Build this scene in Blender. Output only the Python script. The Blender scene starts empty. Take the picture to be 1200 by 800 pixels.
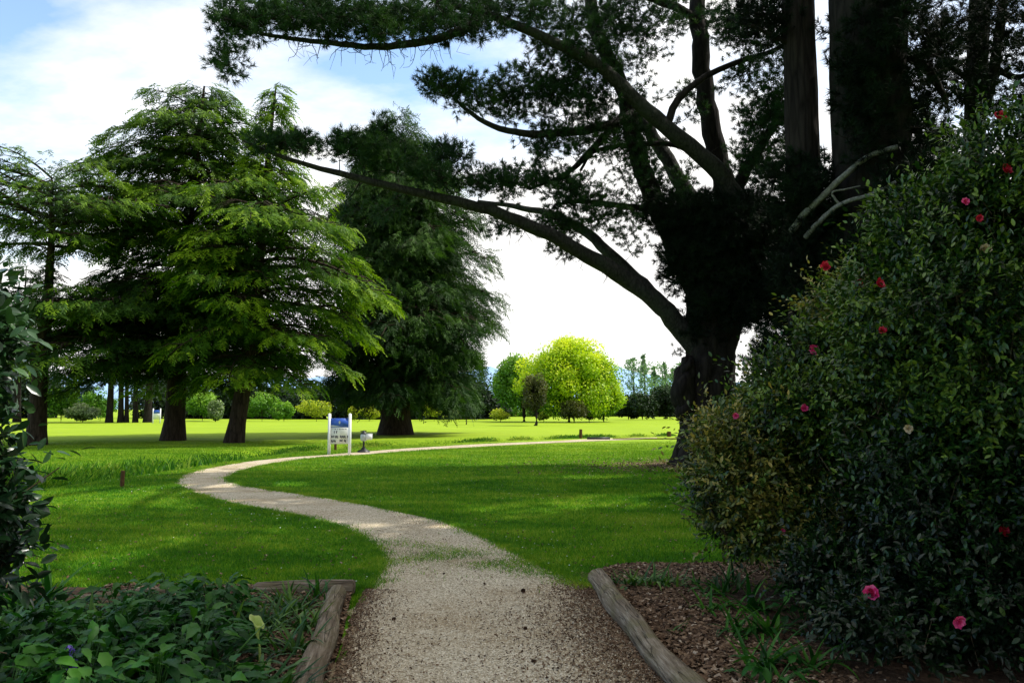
import bpy, math, random
import numpy as np

random.seed(7)
rng = np.random.default_rng(7)
PI = math.pi
sc = bpy.context.scene
COL = sc.collection

# ------------------------------------------------------------------ camera
CAMZ = 1.6
F = 28 / 36 * 1200
TILT = math.atan(79 / F)
ct, st_ = math.cos(TILT), math.sin(TILT)
cam_d = bpy.data.cameras.new('camera')
cam_d.lens = 28; cam_d.sensor_width = 36
cam_d.clip_end = 12000; cam_d.clip_start = 0.05
cam = bpy.data.objects.new('camera', cam_d)
cam.location = (0, 0, CAMZ)
cam.rotation_euler = (PI / 2 + TILT, 0, 0)
COL.objects.link(cam)
sc.camera = cam

def ray(px, py):
    a = (px - 600) / F; b = (400 - py) / F
    return a, ct - st_ * b, st_ + ct * b
def P(px, py, Y):
    """point seen at photo pixel (px, py), Y metres ahead"""
    a, y, z = ray(px, py)
    t = Y / y
    return np.array([a * t, Y, CAMZ + z * t])
def G(px, py):
    """point of the flat ground seen at photo pixel"""
    a, y, z = ray(px, py)
    t = -CAMZ / z
    return np.array([a * t, y * t])

# ------------------------------------------------------------------ objects
def tag(o, label=None, cat=None, group=None, kind=None):
    if label: o['label'] = label
    if cat: o['category'] = cat
    if group: o['group'] = group
    if kind: o['kind'] = kind
    return o
def empty(name, loc, label, cat, group=None):
    o = bpy.data.objects.new(name, None)
    o.location = tuple(float(v) for v in loc)
    o.empty_display_size = .2
    COL.objects.link(o)
    return tag(o, label, cat, group)

class Acc:
    """collects numpy vertices / faces, then links them as one mesh object"""
    def __init__(s):
        s.v = []; s.f = []; s.r = []; s.n = 0
    def add(s, v, f, r=0.5):
        v = np.asarray(v, float).reshape(-1, 3)
        f = np.asarray(f, int)
        s.v.append(v); s.f.append(f + s.n)
        s.r.append(np.broadcast_to(np.asarray(r, float), (len(v),)).copy())
        s.n += len(v)
        return s
    def build(s, name, mat, parent=None, smooth=False, loc=None):
        V = np.concatenate(s.v); R = np.concatenate(s.r)
        off = np.zeros(3)
        if parent is not None:
            q = parent
            while q is not None: off = off + np.array(q.location); q = q.parent
        elif loc is not None: off = np.array(loc, float)
        V = V - off
        me = bpy.data.meshes.new(name)
        me.vertices.add(len(V)); me.vertices.foreach_set('co', V.ravel())
        tot = np.concatenate([np.full(len(f), f.shape[1]) for f in s.f])
        idx = np.concatenate([f.ravel() for f in s.f])
        me.loops.add(len(idx)); me.loops.foreach_set('vertex_index', idx)
        me.polygons.add(len(tot))
        starts = np.concatenate([[0], np.cumsum(tot)[:-1]])
        me.polygons.foreach_set('loop_start', starts)
        me.polygons.foreach_set('loop_total', tot)
        if smooth: me.polygons.foreach_set('use_smooth', np.ones(len(tot), bool))
        at = me.attributes.new('rnd', 'FLOAT', 'POINT'); at.data.foreach_set('value', R)
        me.update(calc_edges=True)
        me.materials.append(mat)
        o = bpy.data.objects.new(name, me)
        COL.objects.link(o)
        if parent is not None: o.parent = parent
        else: o.location = tuple(off)
        return o

def nrm(a):
    a = np.asarray(a, float)
    return a / np.maximum(np.linalg.norm(a, axis=-1, keepdims=True), 1e-9)

def frames(d, up=(0, 0, 1), roll=None):
    """columns X,Y,Z: Y along d, Z near up, turned by roll about Y"""
    d = nrm(d); up = np.broadcast_to(np.asarray(up, float), d.shape)
    z = up - d * np.sum(up * d, axis=1, keepdims=True)
    bad = np.linalg.norm(z, axis=1) < 1e-3
    z[bad] = np.array([1, 0, 0]) - d[bad] * d[bad][:, :1]
    z = nrm(z)
    x = np.cross(d, z)
    if roll is not None:
        c = np.cos(roll)[:, None]; s = np.sin(roll)[:, None]
        x, z = x * c + z * s, z * c - x * s
    return np.stack([x, d, z], axis=2)

def stamp(acc, tv, tf, pos, R, s, r):
    n = len(pos)
    if n == 0: return
    m = len(tv)
    V = np.einsum('nij,mj->nmi', R, tv) * np.asarray(s, float).reshape(-1, 1, 1) + pos[:, None]
    Fc = (tf[None] + (np.arange(n) * m)[:, None, None]).reshape(-1, tf.shape[1])
    acc.add(V.reshape(-1, 3), Fc, np.repeat(np.broadcast_to(r, (n,)), m))

def stamp_var(acc, temps, pos, R, s, r):
    k = rng.integers(0, len(temps), len(pos))
    s = np.broadcast_to(s, (len(pos),)); r = np.broadcast_to(r, (len(pos),))
    for i, (tv, tf) in enumerate(temps):
        q = k == i
        stamp(acc, tv, tf, pos[q], R[q], s[q], r[q])

def catmull(pts, n):
    P_ = np.asarray(pts, float)
    if len(P_) == 2:
        t = np.linspace(0, 1, n)[:, None]
        return P_[0] * (1 - t) + P_[1] * t
    Q = np.vstack([2 * P_[0] - P_[1], P_, 2 * P_[-1] - P_[-2]])
    u = np.linspace(0, len(P_) - 1 - 1e-6, n)
    i = u.astype(int); t = (u - i)[:, None]
    a, b, c, d = Q[i], Q[i + 1], Q[i + 2], Q[i + 3]
    return .5 * (2 * b + (c - a) * t + (2 * a - 5 * b + 4 * c - d) * t**2 + (3 * b - a - 3 * c + d) * t**3)

def tube(acc, pts, rad, sides=6, r=.5, rough=0., cap=True):
    pts = np.asarray(pts, float); n = len(pts)
    rad = np.broadcast_to(rad, (n,))
    d = nrm(np.gradient(pts, axis=0))
    up = np.array([0, 0, 1.]) if abs(d[0][2]) < .9 else np.array([0, 1., 0])
    x = nrm(np.cross(d, up)); z = np.cross(x, d)
    a = np.arange(sides) / sides * 2 * PI
    rr = rad[:, None] * (1 + rough * rng.uniform(-1, 1, (n, sides)))
    V = pts[:, None] + rr[..., None] * (np.cos(a)[None, :, None] * x[:, None] + np.sin(a)[None, :, None] * z[:, None])
    i = np.arange(n - 1)[:, None] * sides; j = np.arange(sides)[None]
    jn = (j + 1) % sides
    Fq = np.stack([i + j, i + jn, i + sides + jn, i + sides + j], -1).reshape(-1, 4)
    acc.add(V.reshape(-1, 3), Fq, r)
    if cap:
        for e in (0, n - 1):
            base = acc.n
            ring = V[e]
            acc.add(np.vstack([ring, pts[e][None]]), np.array([[k, (k + 1) % sides, sides] for k in range(sides)]), r)

def box(acc, c, size, r=.5, rz=0.):
    c = np.array(c, float); h = np.array(size, float) / 2
    v = np.array([[x, y, z] for x in (-1, 1) for y in (-1, 1) for z in (-1, 1)], float) * h
    cc, s = math.cos(rz), math.sin(rz)
    v = v @ np.array([[cc, s, 0], [-s, cc, 0], [0, 0, 1]])
    f = [[0, 1, 3, 2], [4, 6, 7, 5], [0, 4, 5, 1], [2, 3, 7, 6], [0, 2, 6, 4], [1, 5, 7, 3]]
    acc.add(v + c, f, r)

# ------------------------------------------------------------------ materials
def new_mat(name):
    m = bpy.data.materials.new(name); m.use_nodes = True
    nt = m.node_tree; nt.nodes.clear()
    out = nt.nodes.new('ShaderNodeOutputMaterial')
    return m, nt, out
def N(nt, typ, **kw):
    n = nt.nodes.new(typ)
    for k, v in kw.items():
        if k in n.inputs: n.inputs[k].default_value = v
        else: setattr(n, k, v)
    return n
def L(nt, a, b): nt.links.new(a, b)
def ramp(nt, fac, stops):
    r = nt.nodes.new('ShaderNodeValToRGB')
    e = r.color_ramp.elements
    while len(e) < len(stops): e.new(.5)
    for el, (p, c) in zip(e, stops):
        el.position = p; el.color = (*c, 1) if len(c) == 3 else c
    L(nt, fac, r.inputs[0])
    return r.outputs[0]
def noise(nt, scale, detail=4, rough=.6, vec=None):
    n = N(nt, 'ShaderNodeTexNoise'); n.inputs['Scale'].default_value = scale
    n.inputs['Detail'].default_value = detail; n.inputs['Roughness'].default_value = rough
    if vec is not None: L(nt, vec, n.inputs['Vector'])
    return n.outputs['Fac']
def mathn(nt, op, a, b=None, c=None, clamp=False):
    n = nt.nodes.new('ShaderNodeMath'); n.operation = op; n.use_clamp = clamp
    for i, v in enumerate((a, b, c)):
        if v is None: continue
        if isinstance(v, (int, float)): n.inputs[i].default_value = v
        else: L(nt, v, n.inputs[i])
    return n.outputs[0]
def mixc(nt, fac, a, b, typ='MIX'):
    n = nt.nodes.new('ShaderNodeMix'); n.data_type = 'RGBA'; n.blend_type = typ
    for s, v in ((n.inputs[0], fac), (n.inputs[6], a), (n.inputs[7], b)):
        if isinstance(v, (int, float)): s.default_value = v
        elif isinstance(v, tuple): s.default_value = (*v, 1)
        else: L(nt, v, s)
    return n.outputs[2]
def wpos(nt): return nt.nodes.new('ShaderNodeNewGeometry').outputs['Position']
def mapped(nt, vec, scale=(1, 1, 1), rot=(0, 0, 0)):
    m = nt.nodes.new('ShaderNodeMapping'); L(nt, vec, m.inputs[0])
    m.inputs['Scale'].default_value = scale; m.inputs['Rotation'].default_value = rot
    return m.outputs[0]

def foliage(name, c0, c1, c2, transl=.25, rough=.55, spec=.3, nscale=1.2):
    m, nt, out = new_mat(name)
    at = nt.nodes.new('ShaderNodeAttribute'); at.attribute_name = 'rnd'
    nz = noise(nt, nscale, 3, vec=wpos(nt))
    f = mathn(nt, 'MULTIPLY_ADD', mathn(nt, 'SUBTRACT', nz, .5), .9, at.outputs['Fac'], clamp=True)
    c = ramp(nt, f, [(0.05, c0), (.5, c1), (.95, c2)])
    b = N(nt, 'ShaderNodeBsdfPrincipled', Roughness=rough)
    b.inputs['Specular IOR Level'].default_value = spec
    L(nt, c, b.inputs['Base Color'])
    if transl > 0:
        t = nt.nodes.new('ShaderNodeBsdfTranslucent')
        L(nt, mixc(nt, 1.0, c, (1.25, 1.35, .6), 'MULTIPLY'), t.inputs[0])
        mx = nt.nodes.new('ShaderNodeMixShader'); mx.inputs[0].default_value = transl
        L(nt, b.outputs[0], mx.inputs[1]); L(nt, t.outputs[0], mx.inputs[2])
        L(nt, mx.outputs[0], out.inputs[0])
    else: L(nt, b.outputs[0], out.inputs[0])
    return m

def bark(name, c0, c1, scale=6., bump=.6, stretch=.18, moss=None):
    m, nt, out = new_mat(name)
    v = mapped(nt, wpos(nt), (1, 1, stretch))
    n1 = noise(nt, scale, 6, .7, v)
    vo = N(nt, 'ShaderNodeTexVoronoi', feature='DISTANCE_TO_EDGE'); vo.inputs['Scale'].default_value = scale * 1.3
    L(nt, v, vo.inputs['Vector'])
    h = mathn(nt, 'ADD', n1, mathn(nt, 'MINIMUM', vo.outputs[0], .25))
    c = ramp(nt, h, [(.35, c0), (.85, c1)])
    if moss:
        c = mixc(nt, ramp(nt, noise(nt, 1.6, 4, .7, wpos(nt)), [(.5, (0, 0, 0)), (.68, (1, 1, 1))]), c, moss)
    b = N(nt, 'ShaderNodeBsdfPrincipled', Roughness=.92)
    b.inputs['Specular IOR Level'].default_value = .15
    L(nt, c, b.inputs['Base Color'])
    bp = N(nt, 'ShaderNodeBump', Strength=bump, Distance=.04)
    L(nt, h, bp.inputs['Height']); L(nt, bp.outputs[0], b.inputs['Normal'])
    L(nt, b.outputs[0], out.inputs[0])
    return m

def plain(name, col, rough=.6, spec=.3, var=.15, nscale=12.):
    m, nt, out = new_mat(name)
    n1 = noise(nt, nscale, 4, .6, wpos(nt))
    k0 = tuple(x * (1 - var) for x in col); k1 = tuple(min(1, x * (1 + var)) for x in col)
    c = ramp(nt, n1, [(.3, k0), (.7, k1)])
    b = N(nt, 'ShaderNodeBsdfPrincipled', Roughness=rough)
    b.inputs['Specular IOR Level'].default_value = spec
    L(nt, c, b.inputs['Base Color']); L(nt, b.outputs[0], out.inputs[0])
    return m

def rnd_mat(name, stops, rough=.8, spec=.2):
    m, nt, out = new_mat(name)
    at = nt.nodes.new('ShaderNodeAttribute'); at.attribute_name = 'rnd'
    b = N(nt, 'ShaderNodeBsdfPrincipled', Roughness=rough)
    b.inputs['Specular IOR Level'].default_value = spec
    L(nt, ramp(nt, at.outputs['Fac'], stops), b.inputs['Base Color']); L(nt, b.outputs[0], out.inputs[0])
    return m

def grass_colour(nt):
    p = wpos(nt)
    big = noise(nt, .16, 3, .6, mapped(nt, p, (1, 1.6, 1)))
    mid = noise(nt, .9, 4, .65, mapped(nt, p, (.7, 1.5, 1), (0, 0, .5)))
    fine = noise(nt, 9, 5, .7, p)
    f = mathn(nt, 'ADD', mathn(nt, 'MULTIPLY', big, .35), mathn(nt, 'ADD', mathn(nt, 'MULTIPLY', mid, .45), mathn(nt, 'MULTIPLY', fine, .3)))
    return f, fine
GR = [(.40, (.032, .135, .005)), (.50, (.062, .205, .006)), (.57, (.120, .285, .008)), (.63, (.22, .36, .014)), (.72, (.34, .38, .05))]
def make_lawn():
    m, nt, out = new_mat('lawn_grass')
    f, fine = grass_colour(nt)
    c = ramp(nt, f, GR)
    sep = nt.nodes.new('ShaderNodeSeparateXYZ'); L(nt, wpos(nt), sep.inputs[0])
    far = mathn(nt, 'MULTIPLY_ADD', sep.outputs[1], 1 / 30, -.6, clamp=True)
    c = mixc(nt, mathn(nt, 'MULTIPLY', far, .65), c, (.36, .46, .025))  # far lawn lighter and yellower, its sunlit look put into the colour
    b = N(nt, 'ShaderNodeBsdfPrincipled', Roughness=.9)
    b.inputs['Specular IOR Level'].default_value = .1
    L(nt, c, b.inputs['Base Color'])
    bp = N(nt, 'ShaderNodeBump', Strength=.5, Distance=.05)
    L(nt, noise(nt, 25, 4, .7, wpos(nt)), bp.inputs['Height']); L(nt, bp.outputs[0], b.inputs['Normal'])
    L(nt, b.outputs[0], out.inputs[0])
    return m
def make_blades():
    m, nt, out = new_mat('grass_blades')
    f, fine = grass_colour(nt)
    at = nt.nodes.new('ShaderNodeAttribute'); at.attribute_name = 'rnd'
    f2 = mathn(nt, 'ADD', f, mathn(nt, 'MULTIPLY', mathn(nt, 'SUBTRACT', at.outputs['Fac'], .5), .22))
    c = ramp(nt, f2, [(p, (min(1, a * 1.12), min(1, b * 1.12), cc)) for p, (a, b, cc) in GR])
    sep = nt.nodes.new('ShaderNodeSeparateXYZ'); L(nt, wpos(nt), sep.inputs[0])
    far = mathn(nt, 'MULTIPLY_ADD', sep.outputs[1], 1 / 30, -.6, clamp=True)
    c = mixc(nt, mathn(nt, 'MULTIPLY', far, .5), c, (.36, .46, .025))  # far blades take the same painted sunlit tint
    b = N(nt, 'ShaderNodeBsdfPrincipled', Roughness=.6)
    b.inputs['Specular IOR Level'].default_value = .2
    L(nt, c, b.inputs['Base Color'])
    t = nt.nodes.new('ShaderNodeBsdfTranslucent'); L(nt, c, t.inputs[0])
    mx = nt.nodes.new('ShaderNodeMixShader'); mx.inputs[0].default_value = .3
    L(nt, b.outputs[0], mx.inputs[1]); L(nt, t.outputs[0], mx.inputs[2]); L(nt, mx.outputs[0], out.inputs[0])
    return m
def make_gravel():
    m, nt, out = new_mat('gravel')
    p = wpos(nt)
    vo = N(nt, 'ShaderNodeTexVoronoi'); vo.inputs['Scale'].default_value = 75; L(nt, p, vo.inputs['Vector'])
    vs = nt.nodes.new('ShaderNodeSeparateColor'); L(nt, vo.outputs['Color'], vs.inputs[0])
    stone = ramp(nt, vs.outputs[0], [(0, (.26, .205, .13)), (.35, (.50, .425, .29)), (.7, (.64, .56, .41)), (1, (.85, .77, .60))])
    n1 = noise(nt, 1.1, 5, .65, p)
    dirt = ramp(nt, noise(nt, 14, 5, .7, p), [(.3, (.23, .16, .08)), (.7, (.45, .33, .18))])
    c = mixc(nt, ramp(nt, n1, [(.42, (0, 0, 0)), (.7, (.75, .75, .75))]), stone, dirt)
    # mossy, grassy crossing where the track narrows
    sep = nt.nodes.new('ShaderNodeSeparateXYZ'); L(nt, p, sep.inputs[0])
    bx = mathn(nt, 'ABSOLUTE', mathn(nt, 'SUBTRACT', mathn(nt, 'ADD', sep.outputs[1], mathn(nt, 'MULTIPLY', sep.outputs[0], .55)), 8.35))
    band = mathn(nt, 'MULTIPLY_ADD', bx, -1.25, 1.05, clamp=True)
    band2 = mathn(nt, 'MULTIPLY', band, ramp(nt, noise(nt, 3.2, 5, .7, mapped(nt, p, (.6, 1.4, 1))), [(.38, (.1, .1, .1)), (.62, (1, 1, 1))]))
    c = mixc(nt, mathn(nt, 'MULTIPLY', band2, .9), c, (.12, .13, .03))
    # brown litter near the logs
    at = nt.nodes.new('ShaderNodeAttribute'); at.attribute_name = 'rnd'
    lit = mathn(nt, 'MULTIPLY', at.outputs['Fac'], ramp(nt, noise(nt, 2.4, 5, .7, p), [(.25, (.35, .35, .35)), (.6, (1, 1, 1))]))
    c = mixc(nt, lit, c, ramp(nt, noise(nt, 45, 4, .7, p), [(.35, (.10, .058, .024)), (.7, (.34, .225, .11))]))
    b = N(nt, 'ShaderNodeBsdfPrincipled', Roughness=.9)
    b.inputs['Specular IOR Level'].default_value = .2
    L(nt, c, b.inputs['Base Color'])
    bp = N(nt, 'ShaderNodeBump', Strength=.8, Distance=.012)
    L(nt, mathn(nt, 'ADD', mathn(nt, 'MULTIPLY', vo.outputs['Distance'], -1), noise(nt, 8, 4, .7, p)), bp.inputs['Height'])
    L(nt, bp.outputs[0], b.inputs['Normal'])
    L(nt, b.outputs[0], out.inputs[0])
    return m
def make_mulch():
    m, nt, out = new_mat('mulch')
    p = wpos(nt)
    c = ramp(nt, noise(nt, 30, 6, .75, p), [(.3, (.022, .013, .008)), (.55, (.085, .052, .032)), (.75, (.20, .135, .09))])
    b = N(nt, 'ShaderNodeBsdfPrincipled', Roughness=.95)
    b.inputs['Specular IOR Level'].default_value = .1
    L(nt, c, b.inputs['Base Color'])
    bp = N(nt, 'ShaderNodeBump', Strength=1., Distance=.03)
    L(nt, noise(nt, 22, 5, .7, p), bp.inputs['Height']); L(nt, bp.outputs[0], b.inputs['Normal'])
    L(nt, b.outputs[0], out.inputs[0])
    return m
def make_logwood():
    m, nt, out = new_mat('weathered_log')
    tc = nt.nodes.new('ShaderNodeTexCoord').outputs['Object']
    v = mapped(nt, tc, (1, .07, 1))
    g = noise(nt, 34, 6, .7, v)
    big = noise(nt, 5, 4, .6, tc)
    crack = noise(nt, 16, 3, .5, mapped(nt, tc, (1, .045, 1)))
    cr = ramp(nt, crack, [(.485, (1, 1, 1)), (.5, (.08, .07, .06)), (.515, (1, 1, 1))])
    c = ramp(nt, g, [(.3, (.07, .048, .032)), (.5, (.21, .165, .115)), (.72, (.42, .36, .28))])
    c = mixc(nt, ramp(nt, big, [(.45, (0, 0, 0)), (.7, (.7, .7, .7))]), c, (.14, .125, .05))
    c = mixc(nt, .5, c, cr, 'MULTIPLY')
    b = N(nt, 'ShaderNodeBsdfPrincipled', Roughness=.85); L(nt, c, b.inputs['Base Color'])
    b.inputs['Specular IOR Level'].default_value = .2
    bp = N(nt, 'ShaderNodeBump', Strength=.9, Distance=.02)
    L(nt, mathn(nt, 'ADD', g, mathn(nt, 'MULTIPLY', cr, .8)), bp.inputs['Height']); L(nt, bp.outputs[0], b.inputs['Normal'])
    L(nt, b.outputs[0], out.inputs[0])
    return m

M = dict(
    lawn=make_lawn(), blades=make_blades(), gravel=make_gravel(), mulch=make_mulch(), log=make_logwood(),
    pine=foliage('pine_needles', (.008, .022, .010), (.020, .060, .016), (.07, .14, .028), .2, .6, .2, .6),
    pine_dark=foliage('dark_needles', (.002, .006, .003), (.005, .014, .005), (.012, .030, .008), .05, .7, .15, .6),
    cedar=foliage('cedar_needles', (.008, .030, .004), (.055, .140, .006), (.25, .38, .012), .34, .55, .2, .5),
    cedar_dark=foliage('dark_cedar_needles', (.006, .022, .005), (.034, .095, .007), (.17, .29, .012), .30, .55, .2, .5),
    yew=foliage('cypress_foliage', (.003, .014, .004), (.015, .050, .008), (.065, .14, .016), .2, .6, .2, .5),
    lime=foliage('lime_leaves', (.04, .15, .004), (.34, .50, .008), (.80, .82, .035), .34, .5, .3, .22),
    midgreen=foliage('green_leaves', (.03, .11, .01), (.10, .25, .015), (.25, .42, .04), .32, .5, .3, .3),
    yellow=foliage('yellow_shrub_leaves', (.14, .20, .01), (.40, .46, .02), (.64, .66, .08), .35, .5, .3, .4),
    paleshrub=foliage('pale_shrub_leaves', (.05, .10, .04), (.17, .25, .11), (.42, .47, .30), .3, .5, .3, .6),
    bronze=foliage('bronze_leaves', (.022, .030, .008), (.065, .075, .016), (.14, .14, .03), .25, .5, .3, .4),
    darkbush=foliage('dark_bush_leaves', (.006, .014, .006), (.016, .036, .012), (.035, .07, .02), .15, .6, .2, .4),
    hedge=foliage('hedge_leaves', (.005, .012, .007), (.012, .028, .012), (.025, .05, .02), .1, .6, .2, .3),
    poplar=foliage('poplar_leaves', (.10, .19, .12), (.18, .30, .19), (.28, .42, .28), .3, .5, .3, .1),
    bluefir=foliage('blue_fir', (.02, .05, .05), (.04, .09, .10), (.07, .14, .14), .15, .5, .3, .1),
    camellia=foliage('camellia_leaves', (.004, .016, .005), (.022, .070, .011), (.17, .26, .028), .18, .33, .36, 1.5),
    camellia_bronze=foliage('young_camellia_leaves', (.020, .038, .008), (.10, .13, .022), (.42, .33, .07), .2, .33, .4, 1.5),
    ivy=foliage('glossy_leaves', (.008, .030, .012), (.024, .075, .024), (.06, .14, .04), .12, .28, .5, 2.),
    broad=foliage('broad_leaves', (.005, .040, .006), (.016, .095, .010), (.060, .19, .016), .22, .5, .22, 2.),
    strap=foliage('strap_leaves', (.012, .055, .010), (.034, .120, .018), (.12, .24, .04), .22, .42, .3, 2.),
    weeds=foliage('rough_grass', (.02, .10, .006), (.10, .25, .01), (.36, .42, .06), .35, .6, .2, .8),
    bark_pine=bark('pine_bark', (.004, .003, .0025), (.026, .021, .018), 5, .9, .2),
    bark_limb=bark('grey_limb_bark', (.010, .010, .009), (.048, .046, .042), 9, .9, .45, (.036, .042, .032)),
    bark_cedar=bark('cedar_bark', (.010, .007, .005), (.055, .040, .030), 7, .8, .2),
    bark_deep=bark('deep_bark', (.007, .005, .0045), (.036, .028, .024), 6, .9, .12),
    bark_pale=bark('pale_dead_wood', (.10, .095, .085), (.26, .25, .22), 12, .4, .6),
    stem=bark('shrub_stem', (.05, .038, .024), (.16, .125, .08), 20, .3, .6),
    chips=rnd_mat('bark_chips', [(0, (.030, .016, .009)), (.4, (.115, .066, .036)), (.75, (.27, .18, .11)), (1, (.56, .46, .34))]),
    pebble=rnd_mat('pebbles', [(0, (.24, .19, .125)), (.5, (.55, .47, .33)), (1, (.85, .77, .60))]),
    daisy=rnd_mat('daisy_petals', [(0, (.55, .6, .5)), (1, (.8, .8, .75))]),
    white=plain('white_paint', (.80, .81, .84), .4, .4, .04), blue=plain('blue_print', (.035, .115, .55), .4, .4, .15),
    dark=plain('dark_metal', (.015, .017, .02), .45, .4), greyp=plain('grey_plastic', (.45, .5, .55), .4, .4),
    ink=plain('dark_lettering', (.03, .035, .06), .6, .2), post=plain('brown_timber', (.09, .05, .025), .9, .1, .3, 30),
    cone=rnd_mat('pine_cone', [(0, (.03, .017, .010)), (1, (.09, .05, .03))]),
    pink=foliage('pink_petals', (.60, .02, .13), (.80, .06, .28), (.85, .18, .42), .2, .5, .3, 30),
    red=foliage('red_petals', (.42, .008, .03), (.60, .02, .06), (.72, .08, .14), .2, .5, .3, 30),
    cream=foliage('faded_petals', (.5, .38, .22), (.62, .5, .35), (.72, .62, .5), .2, .5, .3, 30),
    violet=foliage('violet_petals', (.08, .05, .35), (.14, .09, .5), (.2, .15, .6), .2, .5, .3, 30),
    lily=foliage('pale_green_spathe', (.24, .38, .06), (.42, .54, .14), (.60, .66, .28), .25, .4, .4, 8),
)

# ------------------------------------------------------------------ leaf templates
def t_needles(seed, n=32):
    r = np.random.default_rng(seed); V = []; Fc = []
    for i in range(n):
        y = r.uniform(0, .4); a = r.uniform(0, 2 * PI)
        tilt = r.uniform(.3, 1.35)
        d = np.array([math.cos(a) * math.sin(tilt), math.cos(tilt), math.sin(a) * math.sin(tilt)])
        b = np.array([0, y, 0]); s = nrm(np.cross(d, r.normal(size=3))) * .024
        ln = r.uniform(.36, .62)
        k = len(V); V += [b - s, b + s, b + d * ln]; Fc.append([k, k + 1, k + 2])
    return np.array(V), np.array(Fc)
NEED = [t_needles(i) for i in range(5)]

def t_spray(seed, n=11, wid=.10, droop=.35):
    r = np.random.default_rng(seed); V = []; Fc = []
    def ax(y): return np.array([.06 * math.sin(y * 3 + seed), y, -droop * y * y])
    for i in range(n):
        y = (i + .5) / n; sd = 1 if i % 2 else -1
        ang = r.uniform(.5, 1.0); ln = r.uniform(.30, .48) * (1.1 - .6 * y)
        b = ax(y)
        d = np.array([sd * math.sin(ang), math.cos(ang), -r.uniform(.05, .5)])
        s = nrm(np.cross(d, [0, 0, 1])) * wid * .5 + np.array([0, 0, r.uniform(-.02, .02)])
        k = len(V); V += [b - s * .4, b + d * ln * .5 - s, b + d * ln, b + d * ln * .5 + s]; Fc.append([k, k + 1, k + 2, k + 3])
    for y in (0, .5):
        b = ax(y); e = ax(y + .5); s = np.array([wid * .35, 0, 0])
        k = len(V); V += [b - s, b + s, e + s * .3, e - s * .3]; Fc.append([k, k + 1, k + 2, k + 3])
    return np.array(V), np.array(Fc)
SPRAY = [t_spray(i) for i in range(5)]
SPRAY_FINE = [t_spray(i + 20, 13, .07, .6) for i in range(5)]

# camellia-type leaf: 8 verts, folded and arched, 4 quads... length 1
LEAF_V = np.array([[0, 0, 0], [.17, .22, .045], [.23, .52, .05], [.13, .82, .0], [0, 1, -.09],
                   [-.13, .82, .0], [-.23, .52, .05], [-.17, .22, .045], [0, .30, -.01], [0, .62, -.01]])
LEAF_Q = np.array([[0, 1, 2, 8], [8, 2, 3, 9], [0, 8, 6, 7], [8, 9, 5, 6]])
LEAF_T = np.array([[9, 3, 4, 4], [9, 4, 5, 5]])
LEAF_F3 = np.array([[0, 1, 8], [1, 2, 8], [8, 2, 9], [2, 3, 9], [9, 3, 4], [0, 8, 7], [7, 8, 6], [8, 9, 6], [6, 9, 5], [9, 4, 5]])
DIAM = (np.array([[0, 0, 0], [.32, .5, .06], [0, 1, -.05], [-.32, .5, .06]]), np.array([[0, 1, 2, 3]]))
DIAMS = [DIAM, (np.array([[0, 0, 0], [.38, .35, .05], [.25, .8, 0], [-.05, 1, -.1], [-.36, .6, .04]])[[0, 1, 2, 4]], np.array([[0, 1, 2, 3]]))]

def rand_dir(n):
    return nrm(rng.normal(size=(n, 3)))

# ------------------------------------------------------------------ ground
PATH = [((330, 960), (900, 960)), ((378, 830), (842, 830)), ((388, 800), (816, 800)), ((401, 760), (776, 760)), ((413, 722), (738, 722)),
        ((428, 692), (690, 690)), ((446, 668), (652, 672)), ((440, 648), (618, 654)), ((425, 632), (575, 634)),
        ((395, 618), (520, 612)), ((350, 606), (440, 594)), ((300, 597), (370, 582)), ((250, 586), (310, 573)),
        ((215, 574), (276, 566)), ((203, 566), (270, 559)), ((222, 554), (296, 549)), ((270, 544), (335, 541)),
        ((330, 537), (375, 536)), ((395, 532), (410, 534)), ((470, 526), (478, 528.6)), ((560, 520.5), (568, 523)),
        ((640, 517.2), (640, 519.4)), ((700, 514), (700, 516.6)), ((770, 512.6), (770, 514))]
pl = np.array([G(*a) for a, b in PATH]); pr = np.array([G(*b) for a, b in PATH])
pl = np.vstack([[pl[0][0] + .1, -6], pl]); pr = np.vstack([[pr[0][0], -6], pr])
PL = catmull(pl, 240); PR = catmull(pr, 240)
PPOLY = np.vstack([PL, PR[::-1]])
PC = (PL + PR) / 2
def ground_line(px):
    return catmull([G(*p) for p in px], 90)
DITCH = ground_line([(-700, 640), (-150, 590), (30, 566), (120, 556), (200, 545), (300, 531), (380, 525), (480, 519), (600, 514.5), (700, 511.5), (800, 509.5)])

def dist_line(x, y, line, sub=1):
    q = np.stack([x, y], -1).reshape(-1, 2); out = np.full(len(q), 1e9)
    for i in range(0, len(line) - 1, sub):
        a = line[i]; b = line[min(i + sub, len(line) - 1)]; ab = b - a
        t = np.clip(((q - a) @ ab) / max(ab @ ab, 1e-9), 0, 1)
        out = np.minimum(out, np.hypot(*(q - a - t[:, None] * ab).T))
    return out.reshape(np.shape(x))
def hgt(x, y):
    x = np.asarray(x, float); y = np.asarray(y, float)
    dp = dist_line(x, y, PC, 4)
    k = np.clip((dp - 2.5) / 8, 0, 1)
    und = .05 * np.sin(x * .21 + 1) * np.sin(y * .17) + .05 * np.sin(x * .07 + y * .05)
    far = np.clip((y - 32) / 60, 0, 1) * .15
    dd = dist_line(x, y, DITCH, 3)
    w = np.clip((35 - y) / 8, .45, 1)
    pw = np.clip((dp - 1.) / 1.5, 0, 1)
    return und * k + far * k - .42 * w * pw * np.exp(-(dd / .8)**2) + .10 * pw * w * np.exp(-((dd - 1.8) / .8)**2) * k
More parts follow.
